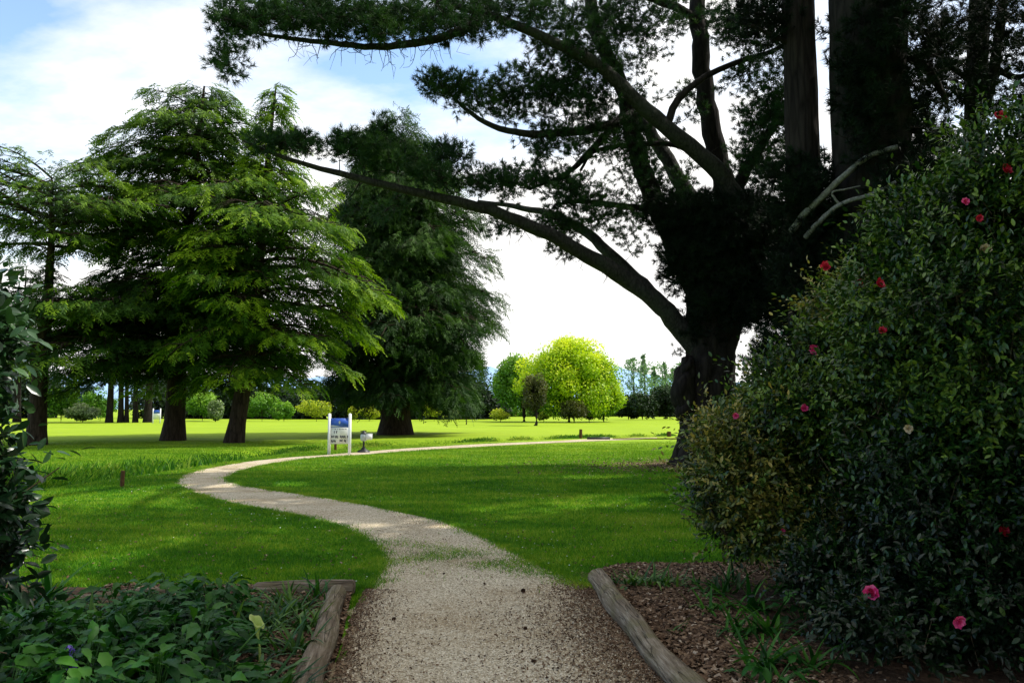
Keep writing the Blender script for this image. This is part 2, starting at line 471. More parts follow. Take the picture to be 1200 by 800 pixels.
def inside(poly, x, y):
    x = np.asarray(x); y = np.asarray(y); c = np.zeros(x.shape, bool)
    j = len(poly) - 1
    for i in range(len(poly)):
        xi, yi = poly[i]; xj, yj = poly[j]
        if yi != yj:
            c ^= ((yi > y) != (yj > y)) & (x < (xj - xi) * (y - yi) / (yj - yi) + xi)
        j = i
    return c

def axis(lo, hi, step, far_lo, far_hi):
    a = list(np.arange(lo, hi, step)); s = step; v = a[-1]
    while v < far_hi: s *= 1.25; v += s; a.append(v)
    s = step; v = a[0]; b = []
    while v > far_lo: s *= 1.25; v -= s; b.append(v)
    return np.array(b[::-1] + a)
xs = axis(-22, 22, .3, -3500, 3500); ys = axis(2, 62, .3, -400, 6000)
X, Y = np.meshgrid(xs, ys)
Z = hgt(X, Y)
nx, ny = len(xs), len(ys)
ii = (np.arange(ny - 1)[:, None] * nx + np.arange(nx - 1)[None]).ravel()
ac = Acc().add(np.stack([X, Y, Z], -1).reshape(-1, 3), np.stack([ii, ii + 1, ii + nx + 1, ii + nx], -1))
tag(ac.build('ground', M['lawn'], smooth=True), 'mown green lawn of the park stretching to the distant trees', 'lawn', kind='structure')

# gravel path ribbon
na = 14
t = np.linspace(0, 1, na)[None, :, None]
_i = np.arange(240)
wob = (.055 * np.sin(_i * .53) * np.sin(_i * .19 + 1) + .016 * rng.normal(size=240)).reshape(240, 1, 1)
wob2 = (.055 * np.sin(_i * .47 + 2) * np.sin(_i * .23) + .016 * rng.normal(size=240)).reshape(240, 1, 1)
rib = PL[:, None] * (1 - t) + PR[:, None] * t
wd = nrm(PR - PL)[:, None]
rib = rib + wd * (wob * (1 - t)**3 + wob2 * t**3)
rz = hgt(rib[..., 0], rib[..., 1]) + .012
tt = np.broadcast_to(t[..., 0], rz.shape)
near = np.clip((7.6 - rib[..., 1]) / 1.6, 0, 1)
lit = np.maximum(np.clip((tt - .62) / .3, 0, 1), np.clip((.11 - tt) / .10, 0, .8)) * near
ii = (np.arange(239)[:, None] * na + np.arange(na - 1)[None]).ravel()
ac = Acc().add(np.concatenate([rib, rz[..., None]], -1).reshape(-1, 3), np.stack([ii, ii + 1, ii + na + 1, ii + na], -1), lit.ravel())
tag(ac.build('gravel_path', M['gravel'], smooth=True), 'pale gravel footpath curving left across the lawn', 'path', kind='structure')

# garden beds
BED_R = np.array([G(684, 672), G(742, 664), G(800, 664), G(860, 662), G(960, 650), G(1100, 640), G(1700, 620), [13, 3], [12, -4], [1.2, -4], G(842, 830), G(776, 760), G(738, 722)])
BED_L = np.array([G(412, 698), G(405, 692), G(300, 690), G(180, 690), G(60, 688), G(-60, 680), G(-400, 660), [-8, 3], [-6, -4], [-1.25, -4], G(374, 830), G(398, 760)])
def bed(poly, name, label):
    # triangulated fan through a fine grid clipped to the outline
    a = Acc(); c = poly.mean(0); n = len(poly)
    e = np.vstack([catmull(np.vstack([poly[i], poly[(i + 1) % n]]), 7)[:-1] for i in range(n)])
    k = 14; s = np.linspace(0.0, 1, k)[:, None, None]
    g = c[None, None] * (1 - s) + e[None] * s
    z = hgt(g[..., 0], g[..., 1]) + .006 + .05 * np.clip((1 - s[..., 0]) * 3, 0, 1)
    m = len(e)
    i = np.arange(k - 1)[:, None] * m; j = np.arange(m)[None]; jn = (j + 1) % m
    a.add(np.concatenate([g, z[..., None]], -1).reshape(-1, 3), np.stack([i + j, i + jn, i + m + jn, i + m + j], -1).reshape(-1, 4))
    tag(a.build(name, M['mulch'], smooth=True), label, 'garden bed', kind='structure')
bed(BED_R, 'garden_bed', 'bark covered garden bed to the right of the path under the camellias')
bed(BED_L, 'garden_bed', 'planted garden bed to the left of the path')

# distant hills
def hills(name, Yd, pts, label):
    xs_ = np.array([p[0] for p in pts]); h_ = np.array([p[1] for p in pts])
    px = np.linspace(-500, 1700, 220)
    hy = np.interp(px, xs_, h_) + 1.2 * np.sin(px * .13) + .8 * np.sin(px * .31 + 1)
    top = np.array([P(a, b, Yd) for a, b in zip(px, hy)])
    rows = []
    for k, f_ in enumerate(np.linspace(0, 1, 7)):
        q = top.copy(); q[:, 2] = top[:, 2] * (1 - f_**1.3) - 2 * f_; q[:, 1] -= Yd * .25 * f_
        q[:, 2] += rng.normal(size=len(q)) * Yd * .0006 * (0 < k < 6)
        rows.append(q)
    back = top.copy(); back[:, 1] += Yd * .2; back[:, 2] = -2
    V = np.vstack([back] + rows); n = len(px)
    ii = (np.arange(7)[:, None] * n + np.arange(n - 1)[None]).ravel()
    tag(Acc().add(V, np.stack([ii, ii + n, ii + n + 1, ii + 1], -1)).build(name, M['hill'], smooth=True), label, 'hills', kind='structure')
M['hill'] = plain('haze_blue_hill', (.30, .45, .66), .95, .0, .12, .004)  # aerial haze painted into the pale blue base colour
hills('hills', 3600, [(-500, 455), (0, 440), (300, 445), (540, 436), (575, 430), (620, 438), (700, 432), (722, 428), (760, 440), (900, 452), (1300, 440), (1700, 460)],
      'blue hazy hills on the horizon behind the trees')

# ------------------------------------------------------------------ near grass
def rand_poly_points(n, x0, x1, y0, y1):
    return rng.uniform(x0, x1, n), rng.uniform(y0, y1, n)
def lawn_mask(x, y):
    return ~(inside(PPOLY, x, y) | inside(BED_R, x, y) | inside(BED_L, x, y))
def blades():
    n = 820000
    u = rng.uniform(0, 1, n); Y0, Y1 = 6.2, 40.
    y = Y0 * (Y1 / Y0)**u
    x = rng.uniform(-.70, .34, n) * y
    ok = lawn_mask(x, y); x, y = x[ok], y[ok]
    n = len(x); z = hgt(x, y)
    h = rng.uniform(.018, .042, n) * (.75 + y / 26) * np.clip((41 - y) / 14, .12, 1) * (1 + .35 * np.sin(x * 1.3 + np.sin(y * .7) * 2) * np.sin(y * .9 + x * .3))
    w = .0030 * (.7 + y / 9)
    a = rng.uniform(0, 2 * PI, n); lean = rng.normal(size=(n, 2)) * (h * .45)[:, None]
    dx = np.cos(a) * w; dy = np.sin(a) * w
    V = np.stack([np.stack([x - dx, y - dy, z - .004], -1), np.stack([x + dx, y + dy, z - .004], -1),
                  np.stack([x + lean[:, 0], y + lean[:, 1], z + h], -1)], 1)
    a_ = Acc().add(V.reshape(-1, 3), np.arange(n * 3).reshape(-1, 3), np.repeat(rng.uniform(0, 1, n), 3))
    tag(a_.build('lawn_grass', M['blades']), 'short mown grass blades of the lawn beside the path', 'grass', kind='stuff')
blades()

def edge_grass():
    a_ = Acc(); V = []
    for line, side in ((PL, -1), (PR, 1)):
        seg = line[(line[:, 1] > 7.2) & (line[:, 1] < 24)]
        n = 40000
        i = rng.integers(0, len(seg) - 1, n); t_ = rng.uniform(0, 1, n)[:, None]
        p = seg[i] * (1 - t_) + seg[i + 1] * t_
        nn = nrm(seg[i + 1] - seg[i]); nv = np.stack([nn[:, 1], -nn[:, 0]], -1) * side
        p = p + nv * (rng.exponential(.06, n) * (.6 + .8 * np.abs(np.sin(p[:, 1] * 3.1) * np.sin(p[:, 1] * 7.3))) * np.where(rng.uniform(0, 1, n) < .35, -1, 1))[:, None] + nv * (.03 * np.sin(p[:, 1] * 5) * np.sin(p[:, 1] * 1.7 + 1) + .02)[:, None]
        h = rng.uniform(.02, .06, n); an = rng.uniform(0, 2 * PI, n); w = .0035 + p[:, 1] * .0002
        le = rng.normal(size=(n, 2)) * (h * .6)[:, None]
        z = hgt(p[:, 0], p[:, 1])
        V.append(np.stack([np.stack([p[:, 0] - np.cos(an) * w, p[:, 1] - np.sin(an) * w, z], -1), np.stack([p[:, 0] + np.cos(an) * w, p[:, 1] + np.sin(an) * w, z], -1),
                           np.stack([p[:, 0] + le[:, 0], p[:, 1] + le[:, 1], z + h], -1)], 1).reshape(-1, 3))
    # sparse grass growing through the gravel
    n = 60000
    x = rng.uniform(-2.6, 1.0, n); y = rng.uniform(7.2, 10.8, n)
    k = np.exp(-((y + .55 * x - 8.35) / .55)**2) * (.5 + .5 * np.sin(x * 5 + np.sin(y * 4) * 2))
    q = inside(PPOLY, x, y) & (rng.uniform(0, 1, n) < k * .9); x, y = x[q], y[q]; n = len(x)
    h = rng.uniform(.012, .034, n); an = rng.uniform(0, 2 * PI, n); w = .004
    le = rng.normal(size=(n, 2)) * (h * .9)[:, None]
    V.append(np.stack([np.stack([x - np.cos(an) * w, y - np.sin(an) * w, x * 0 + .01], -1), np.stack([x + np.cos(an) * w, y + np.sin(an) * w, x * 0 + .01], -1),
                       np.stack([x + le[:, 0], y + le[:, 1], h + .012], -1)], 1).reshape(-1, 3))
    V = np.vstack(V)
    a_.add(V, np.arange(len(V)).reshape(-1, 3), np.repeat(rng.uniform(.1, 1, len(V) // 3), 3))
    tag(a_.build('edge_grass', M['blades']), 'ragged grass fringe along both edges of the gravel path', 'grass', kind='stuff')
edge_grass()

# daisies
def daisies():
    n = 2600
    y = 7.3 * (26 / 7.3)**rng.uniform(0, 1, n); x = rng.uniform(-.62, .26, n) * y
    cl = np.sin(x * 1.1 + 2) * np.sin(y * .9) + rng.normal(size=n) * .35
    ok = lawn_mask(x, y) & (cl > .35); x, y = x[ok], y[ok]; n = len(x)
    V = []; Fc = []
    a = np.arange(7) / 7 * 2 * PI
    tv = np.vstack([[0, 0, .2], np.stack([np.cos(a), np.sin(a), a * 0], -1)]); tf = np.array([[0, k + 1, (k + 1) % 7 + 1] for k in range(7)])
    A = Acc()
    d = nrm(np.stack([rng.normal(size=n) * .3, np.ones(n), rng.normal(size=n) * .3], -1))
    pos = np.stack([x, y, hgt(x, y) + .045], -1)
    stamp(A, tv, tf, pos, frames(d), rng.uniform(.005, .009, n), rng.uniform(0, 1, n))
    tag(A.build('lawn_daisies', M['daisy']), 'tiny white daisies dotted through the lawn', 'flowers', kind='stuff')
daisies()

# bank weeds along the ditch
def bank():
    A = Acc()
    seg = DITCH[(DITCH[:, 1] > 10) & (DITCH[:, 1] < 60)]
    n = 130000
    i = rng.integers(0, len(seg) - 1, n); t_ = rng.uniform(0, 1, n)[:, None]
    p = seg[i] * (1 - t_) + seg[i + 1] * t_
    off = rng.normal(size=n) * .42 + .2
    nn = nrm(seg[i + 1] - seg[i]); nv = np.stack([-nn[:, 1], nn[:, 0]], -1); nv[nv[:, 1] < 0] *= -1
    p = p + nv * off[:, None]
    dens = .5 + .5 * np.sin(p[:, 0] * 1.9 + np.sin(p[:, 0] * .8) * 2)
    ok = ~inside(PPOLY, p[:, 0], p[:, 1]) & (rng.uniform(0, 1, n) < .35 + .65 * dens); p = p[ok]; dens = dens[ok]; n = len(p)
    z = hgt(p[:, 0], p[:, 1])
    k = np.clip((34 - p[:, 1]) / 16, .25, 1)
    h = rng.uniform(.16, .55, n) * k * (.35 + .8 * dens)
    an = rng.uniform(0, 2 * PI, n); w = .010 + p[:, 1] * .0004; le = rng.normal(size=(n, 2)) * (h * .4)[:, None]
    c, s = np.cos(an) * w, np.sin(an) * w
    b = np.stack([p[:, 0], p[:, 1], z - .02], -1)
    m_ = b + np.stack([le[:, 0] * .35, le[:, 1] * .35, h * .6], -1)
    e = b + np.stack([le[:, 0], le[:, 1], h], -1)
    sd = np.stack([c, s, c * 0], -1)
    V = np.stack([b - sd, b + sd, m_ + sd * .8, e, m_ - sd * .8], 1).reshape(-1, 3)
    q = np.arange(n)[:, None] * 5
    r = np.repeat(np.clip(rng.uniform(.05, .9, n) + .3 * np.sin(p[:, 0] * .9 + 1), 0, 1), 5)
    A.add(V, np.concatenate([q + 0, q + 1, q + 2, q + 4], 1), r)
    A.add(V[:0], np.zeros((0, 3), int), r[:0])
    A.f.append(np.concatenate([q + 4, q + 2, q + 3], 1))
    tag(A.build('rough_grass', M['weeds']), 'rough tall grass and weeds along the bank of the ditch', 'grass', kind='stuff')
bank()

# bark chips and pebbles
def scatter_chips():
    A = Acc()
    tv = np.array([[-.5, -.22, 0], [.5, -.25, .06], [.45, .2, .12], [-.4, .25, .04], [0, 0, .22]])
    tf = np.array([[0, 1, 4], [1, 2, 4], [2, 3, 4], [3, 0, 4]])
    def put(x, y, s0, s1, zoff=.012):
        n = len(x)
        d = nrm(np.stack([rng.normal(size=n), rng.normal(size=n), rng.normal(size=n) * .35], -1))
        pos = np.stack([x, y, hgt(x, y) + zoff + rng.uniform(0, .015, n)], -1)
        stamp(A, tv, tf, pos, frames(d, roll=rng.normal(size=n) * .4), rng.uniform(s0, s1, n), rng.beta(1.6, 2.4, n))
    x = rng.uniform(.9, 4.2, 60000); y = rng.uniform(3.6, 8.3, 60000)
    ok = inside(BED_R, x, y); put(x[ok], y[ok], .018, .055, .03)
    x = rng.uniform(-3.6, -.8, 30000); y = rng.uniform(3.6, 7.4, 30000)
    ok = inside(BED_L, x, y); put(x[ok], y[ok], .018, .05, .03)
    # litter on the gravel beside the logs
    n = 34000; y = rng.uniform(3.9, 7.9, n)
    xr = np.interp(y, PR[:60, 1], PR[:60, 0]); xl = np.interp(y, PL[:60, 1], PL[:60, 0])
    fade = np.clip((8.1 - y) / 2, 0.1, 1)
    x = xr - rng.exponential(.30, n) * fade; ok = (rng.uniform(0, 1, n) < .7 * fade); put(x[ok], y[ok], .007, .024)
    n = 4500; y = rng.uniform(3.9, 7.2, n); xl = np.interp(y, PL[:60, 1], PL[:60, 0])
    put(xl + rng.exponential(.12, n), y, .007, .022)
    n = 1800; y = rng.uniform(3.9, 12, n); xr = np.interp(y, PR[:90, 1], PR[:90, 0]); xl = np.interp(y, PL[:90, 1], PL[:90, 0])
    put(xl + (xr - xl) * rng.uniform(0, 1, n), y, .006, .022)
    # litter under the pine and scattered on the lawn
    n = 9000; a = rng.uniform(0, 2 * PI, n); r_ = rng.exponential(1.1, n) + .5
    b = G(832, 548); x = b[0] + np.cos(a) * r_ * 1.3; y = b[1] + np.sin(a) * r_; put(x, y, .02, .07, .04)
    n = 2600; y = 7.5 * (24 / 7.5)**rng.uniform(0, 1, n); x = rng.uniform(-.6, .30, n) * y
    ok = lawn_mask(x, y); put(x[ok], y[ok], .012, .035, .03)
    tag(A.build('bark_chips', M['chips']), 'brown bark chips strewn over the beds and the edges of the path', 'bark chips', kind='stuff')
    B = Acc()
    n = 45000; y = 3.9 * (13 / 3.9)**rng.uniform(0, 1, n); xr = np.interp(y, PR[:120, 1], PR[:120, 0]); xl = np.interp(y, PL[:120, 1], PL[:120, 0])
    x = xl + (xr - xl) * rng.uniform(.03, .97, n)
    tv = np.array([[-.5, -.4, 0], [.5, -.35, 0], [.4, .45, 0], [-.45, .35, 0], [0.05, 0, .5]])
    ok = inside(PPOLY, x, y); x, y = x[ok], y[ok]; n = len(x)
    d = nrm(np.stack([rng.normal(size=n), rng.normal(size=n), rng.normal(size=n) * .1], -1))
    stamp(B, tv, tf, np.stack([x, y, x * 0 + .012], -1), frames(d), rng.uniform(.005, .013, n), rng.uniform(0, 1, n))
    tag(B.build('gravel_stones', M['pebble']), 'small loose stones on the gravel path', 'gravel', kind='stuff')
scatter_chips()

# ------------------------------------------------------------------ garden things
def log(name, a, b, ra, rb, label, bend=.03, group=None):
    a = np.array(a, float); b = np.array(b, float)
    d = b - a; Lg = np.linalg.norm(d); n = 26; sides = 18
    ys_ = np.linspace(0, Lg, n); r = np.interp(ys_, [0, Lg], [ra, rb])
    ph = rng.uniform(0, 6, 6)
    th = np.arange(sides) / sides * 2 * PI
    rr = r[:, None] * (1 + .07 * np.sin(2 * th[None] + ph[0] + ys_[:, None]) + .05 * np.sin(3 * th[None] + ph[1] + ys_[:, None] * 2.3) + .035 * rng.normal(size=(1, sides)) + .012 * rng.normal(size=(n, sides)))
    cx = bend * np.sin(ys_ / Lg * PI) + .01 * np.sin(ys_ * 5 + ph[2])
    cz = .012 * np.sin(ys_ * 3 + ph[3])
    V = np.stack([cx[:, None] + rr * np.cos(th), np.broadcast_to(ys_[:, None], rr.shape), cz[:, None] + rr * np.sin(th)], -1)
    A = Acc(); i = np.arange(n - 1)[:, None] * sides; j = np.arange(sides)[None]; jn = (j + 1) % sides
    A.add(V.reshape(-1, 3), np.stack([i + j, i + sides + j, i + sides + jn, i + jn], -1).reshape(-1, 4))
    for e, sg in ((0, -1), (n - 1, 1)):
        ring = V[e]; c = ring.mean(0); c2 = c + [0, sg * .012, 0]
        inner = c + (ring - c) * .88; inner[:, 1] += sg * .012
        base = A.n
        A.add(np.vstack([ring, inner, c2[None]]), np.array([[k, (k + 1) % sides, sides + (k + 1) % sides, sides + k] for k in range(sides)]))
        A.f.append(np.array([[sides + k, sides + (k + 1) % sides, 2 * sides] for k in range(sides)]) + base)
    o = A.build(name, M['log'], smooth=True)
    o.location = tuple(a)
    o.rotation_euler = (math.asin(d[2] / Lg), 0, math.atan2(-d[0], d[1]))
    return tag(o, label, 'log', group)
g = lambda px, py, z: np.append(G(px, py), z)
log('edging_log', g(826, 838, .05), g(700, 684, .07), .088, .082, 'weathered grey log edging the right side of the path', -.04)
log('edging_log', g(348, 850, .04), g(392, 706, .06), .088, .09, 'greenish grey log edging the left side of the path', .02)
log('edging_log', g(300, 697, .05), g(414, 697, .06), .062, .060, 'grey split log lying across the end of the left bed', .0)
log('edging_log', g(90, 712, .03), g(196, 705, .04), .075, .07, 'dark log half hidden behind the leafy plants at left', .0)

def pine_cone(px, py, s, label):
    x, y = G(px, py); A = Acc()
    n = 46; k = np.arange(n); zz = k / n; a = k * 2.4
    R_ = np.sin((zz * .88 + .08) * PI) * .5
    pos = np.stack([np.cos(a) * R_ * .7, (zz - .5) * 1.3, np.sin(a) * R_ * .7], -1)
    d = nrm(np.stack([np.cos(a), a * 0 + .5, np.sin(a)], -1))
    tv = np.array([[-.16, 0, 0], [.16, 0, 0], [.12, .3, .05], [-.12, .3, .05]]); tf = np.array([[0, 1, 2, 3]])
    stamp(A, tv, tf, pos, frames(d, (0, 1, 0)), np.ones(n), rng.uniform(0, 1, n))
    th = np.arange(8) / 8 * 2 * PI
    tube(A, np.array([[0, q, 0] for q in np.linspace(-.62, .6, 7)]), np.array([.06, .26, .34, .34, .28, .18, .05]), 8, .2)
    o = A.build('pine_cone', M['cone']); o.scale = (s, s, s); o.location = (x, y, s * .38 + .012); o.rotation_euler = (0, 0, rng.uniform(0, 6))
    tag(o, label, 'pine cone', 'pine cones lying on the gravel path')
for a in [(613, 695, .034, 'dark pine cone alone on the gravel left of the right log, largest of the cones'),
          (520, 674, .018, 'tiny dark pine cone near the narrow grassy crossing of the path, left one'),
          (568, 686, .018, 'tiny dark pine cone on the gravel between the two others of the middle path'),
          (616, 739, .024, 'small pine cone lying below the largest cone on the path'),
          (625, 778, .024, 'small pine cone nearest the bottom edge on the right of the path'),
          (461, 728, .024, 'small pine cone on the left half of the path beside the left log')]:
    pine_cone(*a)

def stake(px, py, h, w, label, name='timber_stake'):
    x, y = G(px, py); z = float(hgt(x, y)); A = Acc()
    tube(A, np.array([[x, y, z - .1], [x, y, z + h * .5], [x + .01, y, z + h]]), np.array([w, w, w * .92]), 8, .5, .04)
    tag(A.build(name, M['post'], loc=(x, y, z)), label, 'stake')
stake(143, 571, .34, .045, 'short brown timber stake standing in the rough grass of the bank')
stake(680.5, 513.5, .5, .09, 'small brown stake at the end of the far path')
stake(784, 511.5, .3, .12, 'low dark marker peg on the far lawn left of the big pine')
stake(393, 527.5, .35, .05, 'small dark peg in the bank behind the white sign')

def footbridge():
    a = G(688, 514.8); e = empty('timber_edging', (a[0], a[1], 0), 'low dark timber edging beside the pale end of the far path', 'edging')
    A = Acc(); box(A, (a[0] + .6, a[1], .06), (1.2, .2, .12)); A.build('sleeper', M['dark'], e)
    B = Acc(); box(B, (a[0] + 3.1, a[1] + .4, .03), (3.4, .16, .06)); B.build('low_rail', M['post'], e)
footbridge()

def sign(px0, px1, pyb, hpx, label, detailed=True, name='notice_board', yaw=0.):
    x0, y0 = G(px0, pyb); x1, _ = G(px1, pyb)
    w = x1 - x0; cx = (x0 + x1) / 2; Yd = y0; H = hpx / F * Yd; z = float(hgt(cx, Yd)) - .05
    e = empty(name, (cx, Yd, z), label, 'sign')
    pw = w * .11
    for sx in (-1, 1):
        A = Acc(); box(A, (cx + sx * (w / 2 - pw / 2), Yd, z + (H + .05) / 2 - .1), (pw, pw, H + .25))
        c = cx + sx * (w / 2 - pw / 2); zt = z + H + .05
        q = pw / 2
        A.add([[c - q, Yd - q, zt - .001], [c + q, Yd - q, zt - .001], [c + q, Yd + q, zt - .001], [c - q, Yd + q, zt - .001], [c, Yd, zt + .03]], [[0, 1, 4], [1, 2, 4], [2, 3, 4], [3, 0, 4]])
        A.build('post', M['white'], e)
    iw = w - 2 * pw; zb = z + H * .30; zt = z + H * .93
    A = Acc(); box(A, (cx, Yd, (zb + zt) / 2), (iw, .03, zt - zb)); pn = A.build('panel', M['white'], e)
    zh = zt - (zt - zb) * .36
    A = Acc(); box(A, (cx, Yd - .019, (zh + zt) / 2), (iw * .98, .006, zt - zh)); hd = A.build('header', M['blue'], e)
    if detailed:
        # small white emblem and swoosh on the blue header
        A = Acc(); th = np.linspace(0, 2 * PI, 17)[:-1]
        hz = (zh + zt) / 2
        A.add(np.stack([cx + .0 + np.cos(th) * iw * .05, th * 0 + Yd - .026, hz + .02 + np.sin(th) * iw * .09], -1), np.arange(16)[None])
        u = np.linspace(0, 1, 12); lo = zh + .02 + 0 * u; hi = zh + .024 + .06 * (1 - u)**1.5 + .01 * np.sin(u * 7)
        xx = cx - iw * .48 + u * iw * .9
        V = np.concatenate([np.stack([xx, u * 0 + Yd - .026, lo], -1), np.stack([xx, u * 0 + Yd - .026, hi], -1)])
        A.add(V, np.array([[k, k + 1, k + 13, k + 12] for k in range(11)])); A.build('emblem', M['greyp'], hd)
        H_ = zh - zb
        for row, (fz, hh, x_0, x_1) in enumerate([(.90, .05, -.38, .40), (.72, .14, -.32, -.18), (.44, .15, -.46, .46), (.18, .14, -.46, -.12), (.20, .14, 0.02, .46)]):
            x = x_0; A = Acc()
            while x < x_1:
                lw = rng.uniform(.075, .12) if row else .05
                if row == 1: lw = .11
                kk = rng.integers(0, 3); zc = zb + H_ * fz
                bx = cx + iw * (x + lw / 2)
                box(A, (bx - iw * lw * .28, Yd - .0175, zc), (iw * lw * .42, .004, H_ * hh))
                if kk: box(A, (bx + iw * lw * .02, Yd - .0176, zc + H_ * hh * (.4 if kk == 1 else 0)), (iw * lw * .4, .0036, H_ * hh * .22))
                if kk != 1: box(A, (bx + iw * lw * .28, Yd - .0177, zc - (.0 if kk else .2) * H_ * hh), (iw * lw * .36, .0032, H_ * hh * (.6 if kk else 1)))
                x += lw * (1.15 if rng.uniform() > .15 else 1.9)
            A.build('text_line', M['ink'], pn)
sign(384, 411, 532.5, 47, 'white two post notice board with a blue header beside the path')
sign(178.5, 188, 497.6, 17, 'small distant white and blue sign behind the thick cedar trunk', False)

def ball_washer():
    x, y = G(426, 530); Yd = y; z = 0.; u = Yd / F
    e = empty('ball_washer', (x, Yd, z), 'dark pedestal ball washer with a white box on a black foot right of the sign', 'ball washer')
    A = Acc(); tube(A, np.array([[x, Yd, 0], [x, Yd, .07], [x, Yd, .12], [x, Yd, .2]]), np.array([.24, .22, .10, .05]), 14); A.build('foot', M['dark'], e)
    A = Acc(); tube(A, np.array([[x, Yd, .15], [x, Yd, .45], [x, Yd, .66]]), .035, 10); A.build('pole', M['dark'], e)
    A = Acc(); tube(A, np.array([[x, Yd, .42], [x, Yd, .45], [x, Yd, .62], [x, Yd, .68]]), np.array([.06, .12, .13, .10]), 14); A.build('drum', M['greyp'], e)
    A = Acc(); tube(A, np.array([[x, Yd, .68], [x, Yd, .72], [x, Yd, .76], [x, Yd, .80]]), np.array([.12, .11, .05, .03]), 12)
    tube(A, np.array([[x - .13, Yd, .77], [x, Yd, .795], [x + .1, Yd, .79]]), .02, 6); A.build('lid', M['dark'], e)
    A = Acc(); box(A, (x + .2, Yd, .57), (.2, .16, .2)); box(A, (x + .2, Yd, .68), (.22, .18, .02)); A.build('box', M['white'], e)
ball_washer()

# ------------------------------------------------------------------ conifers in layers
def spots(n): return rng.uniform(0, 1, n)

def conifer(name, label, cat, base, H, z0, prof, nb, mat, barkm, r0, spray=.62, dens=9., rise=.25, droop=.35, temps=SPRAY, tip=0., lean=(0, 0),
            group=None, fork=None, vert=1., thick=.16, power=1.0, rbias=0., trunk_pts=None, flat=0.7):
    e = empty(name, (base[0], base[1], base[2]), label, cat, group)
    T = Acc(); C_ = Acc(); b = np.array(base, float)
    n = 16; zz = np.linspace(-.2, H, n); q = zz / H
    pts = np.stack([b[0] + lean[0] * q + .12 * np.sin(q * 5 + b[0]), b[1] + lean[1] * q, b[2] + zz], -1)
    rad = r0 * np.clip(1 - q * .93, .03, 1)**.9 + r0 * .28 * np.exp(-np.clip(zz, 0, 9) / .35)
    tube(T, pts, rad, 12, .5, .05)
    az = rng.uniform(0, 6)
    for i in range(nb):
        t = ((i + rng.uniform(0, 1)) / nb)**power
        az += 2.39996 + rng.normal() * .25
        z = z0 + t * (H - z0)
        ln = prof(t, az) * rng.uniform(.6, 1.12)
        if ln < .25: ln = .25
        c = np.array([np.interp(z, zz, pts[:, 0]), np.interp(z, zz, pts[:, 1]), b[2] + z])
        s = np.linspace(0, 1, 8)
        rs = rise * rng.uniform(.3, 1.7); dr = droop * rng.uniform(.5, 1.5)
        dr = min(dr, rs + (z - 1.9) / ln * .75) if z < 8 else dr
        dirh = np.array([math.cos(az), math.sin(az), 0.]); lat = np.array([-dirh[1], dirh[0], 0.])
        bend = rng.normal() * .12
        def bp(s_): 
            s_ = np.asarray(s_)
            return c + dirh * (ln * s_)[:, None] + lat * (ln * bend * s_**2)[:, None] + np.array([0, 0, 1.]) * (ln * (rs * s_ - dr * s_**2.2))[:, None]
        br = max(.012, min(r0 * .28, ln * .018))
        tube(T, bp(s), br * (1 - s * .85), 4, .5, cap=False)
        # side branchlets
        nl = int(3 + ln * 1.2)
        for k in range(nl):
            s0 = rng.uniform(.25, .9); p0 = bp(np.array([s0]))[0]; sd = 1 if k % 2 else -1
            wl = ln * (.42 * (1 - s0) + .13) * rng.uniform(.7, 1.1)
            dd = dirh * .7 + lat * sd * .8
            tube(T, np.array([p0, p0 + dd * wl * .55 + [0, 0, .02], p0 + dd * wl + [0, 0, -wl * .25]]), np.array([br * .4, br * .25, .006]), 3, .5, cap=False)
        m = int(dens * (ln * ln * .45 + ln * .9) + 6)
        ss = np.clip(rng.beta(1.7, 1.1, m), .08, 1.0)
        w = ln * (.52 * np.sqrt(np.clip(1 - ss, 0, 1)) * np.minimum(1, ss * 2.0) + .05)
        u = rng.uniform(-1, 1, m)
        pos = bp(ss) + lat * (u * w)[:, None]
        pos[:, 2] += rng.normal(size=m) * thick * .5 - np.abs(u * w) * .18 * (droop * 2)
        # clumpiness along the spray plane
        pos += (rng.normal(size=(m, 3)) * .06)
        d = dirh[None] * .9 + lat[None] * (u * .9)[:, None] + rng.normal(size=(m, 3)) * .22
        d[:, 2] = -.12 - .35 * ss * (droop * 2.2) + rng.normal(size=m) * .18
        up = np.array([0, 0, 1.]) + rng.normal(size=(m, 3)) * (1 - flat)
        R = frames(d, (0, 0, 1), rng.normal(size=m) * (1 - flat) * 1.2)
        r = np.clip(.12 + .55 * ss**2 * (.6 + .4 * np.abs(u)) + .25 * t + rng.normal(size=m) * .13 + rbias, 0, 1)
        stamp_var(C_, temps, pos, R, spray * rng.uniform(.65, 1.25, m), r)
    T.build('trunk', barkm, e, smooth=True); C_.build('crown', mat, e)
    return e

def gp(px, py): 
    x, y = G(px, py); return np.array([x, y, float(hgt(x, y))])

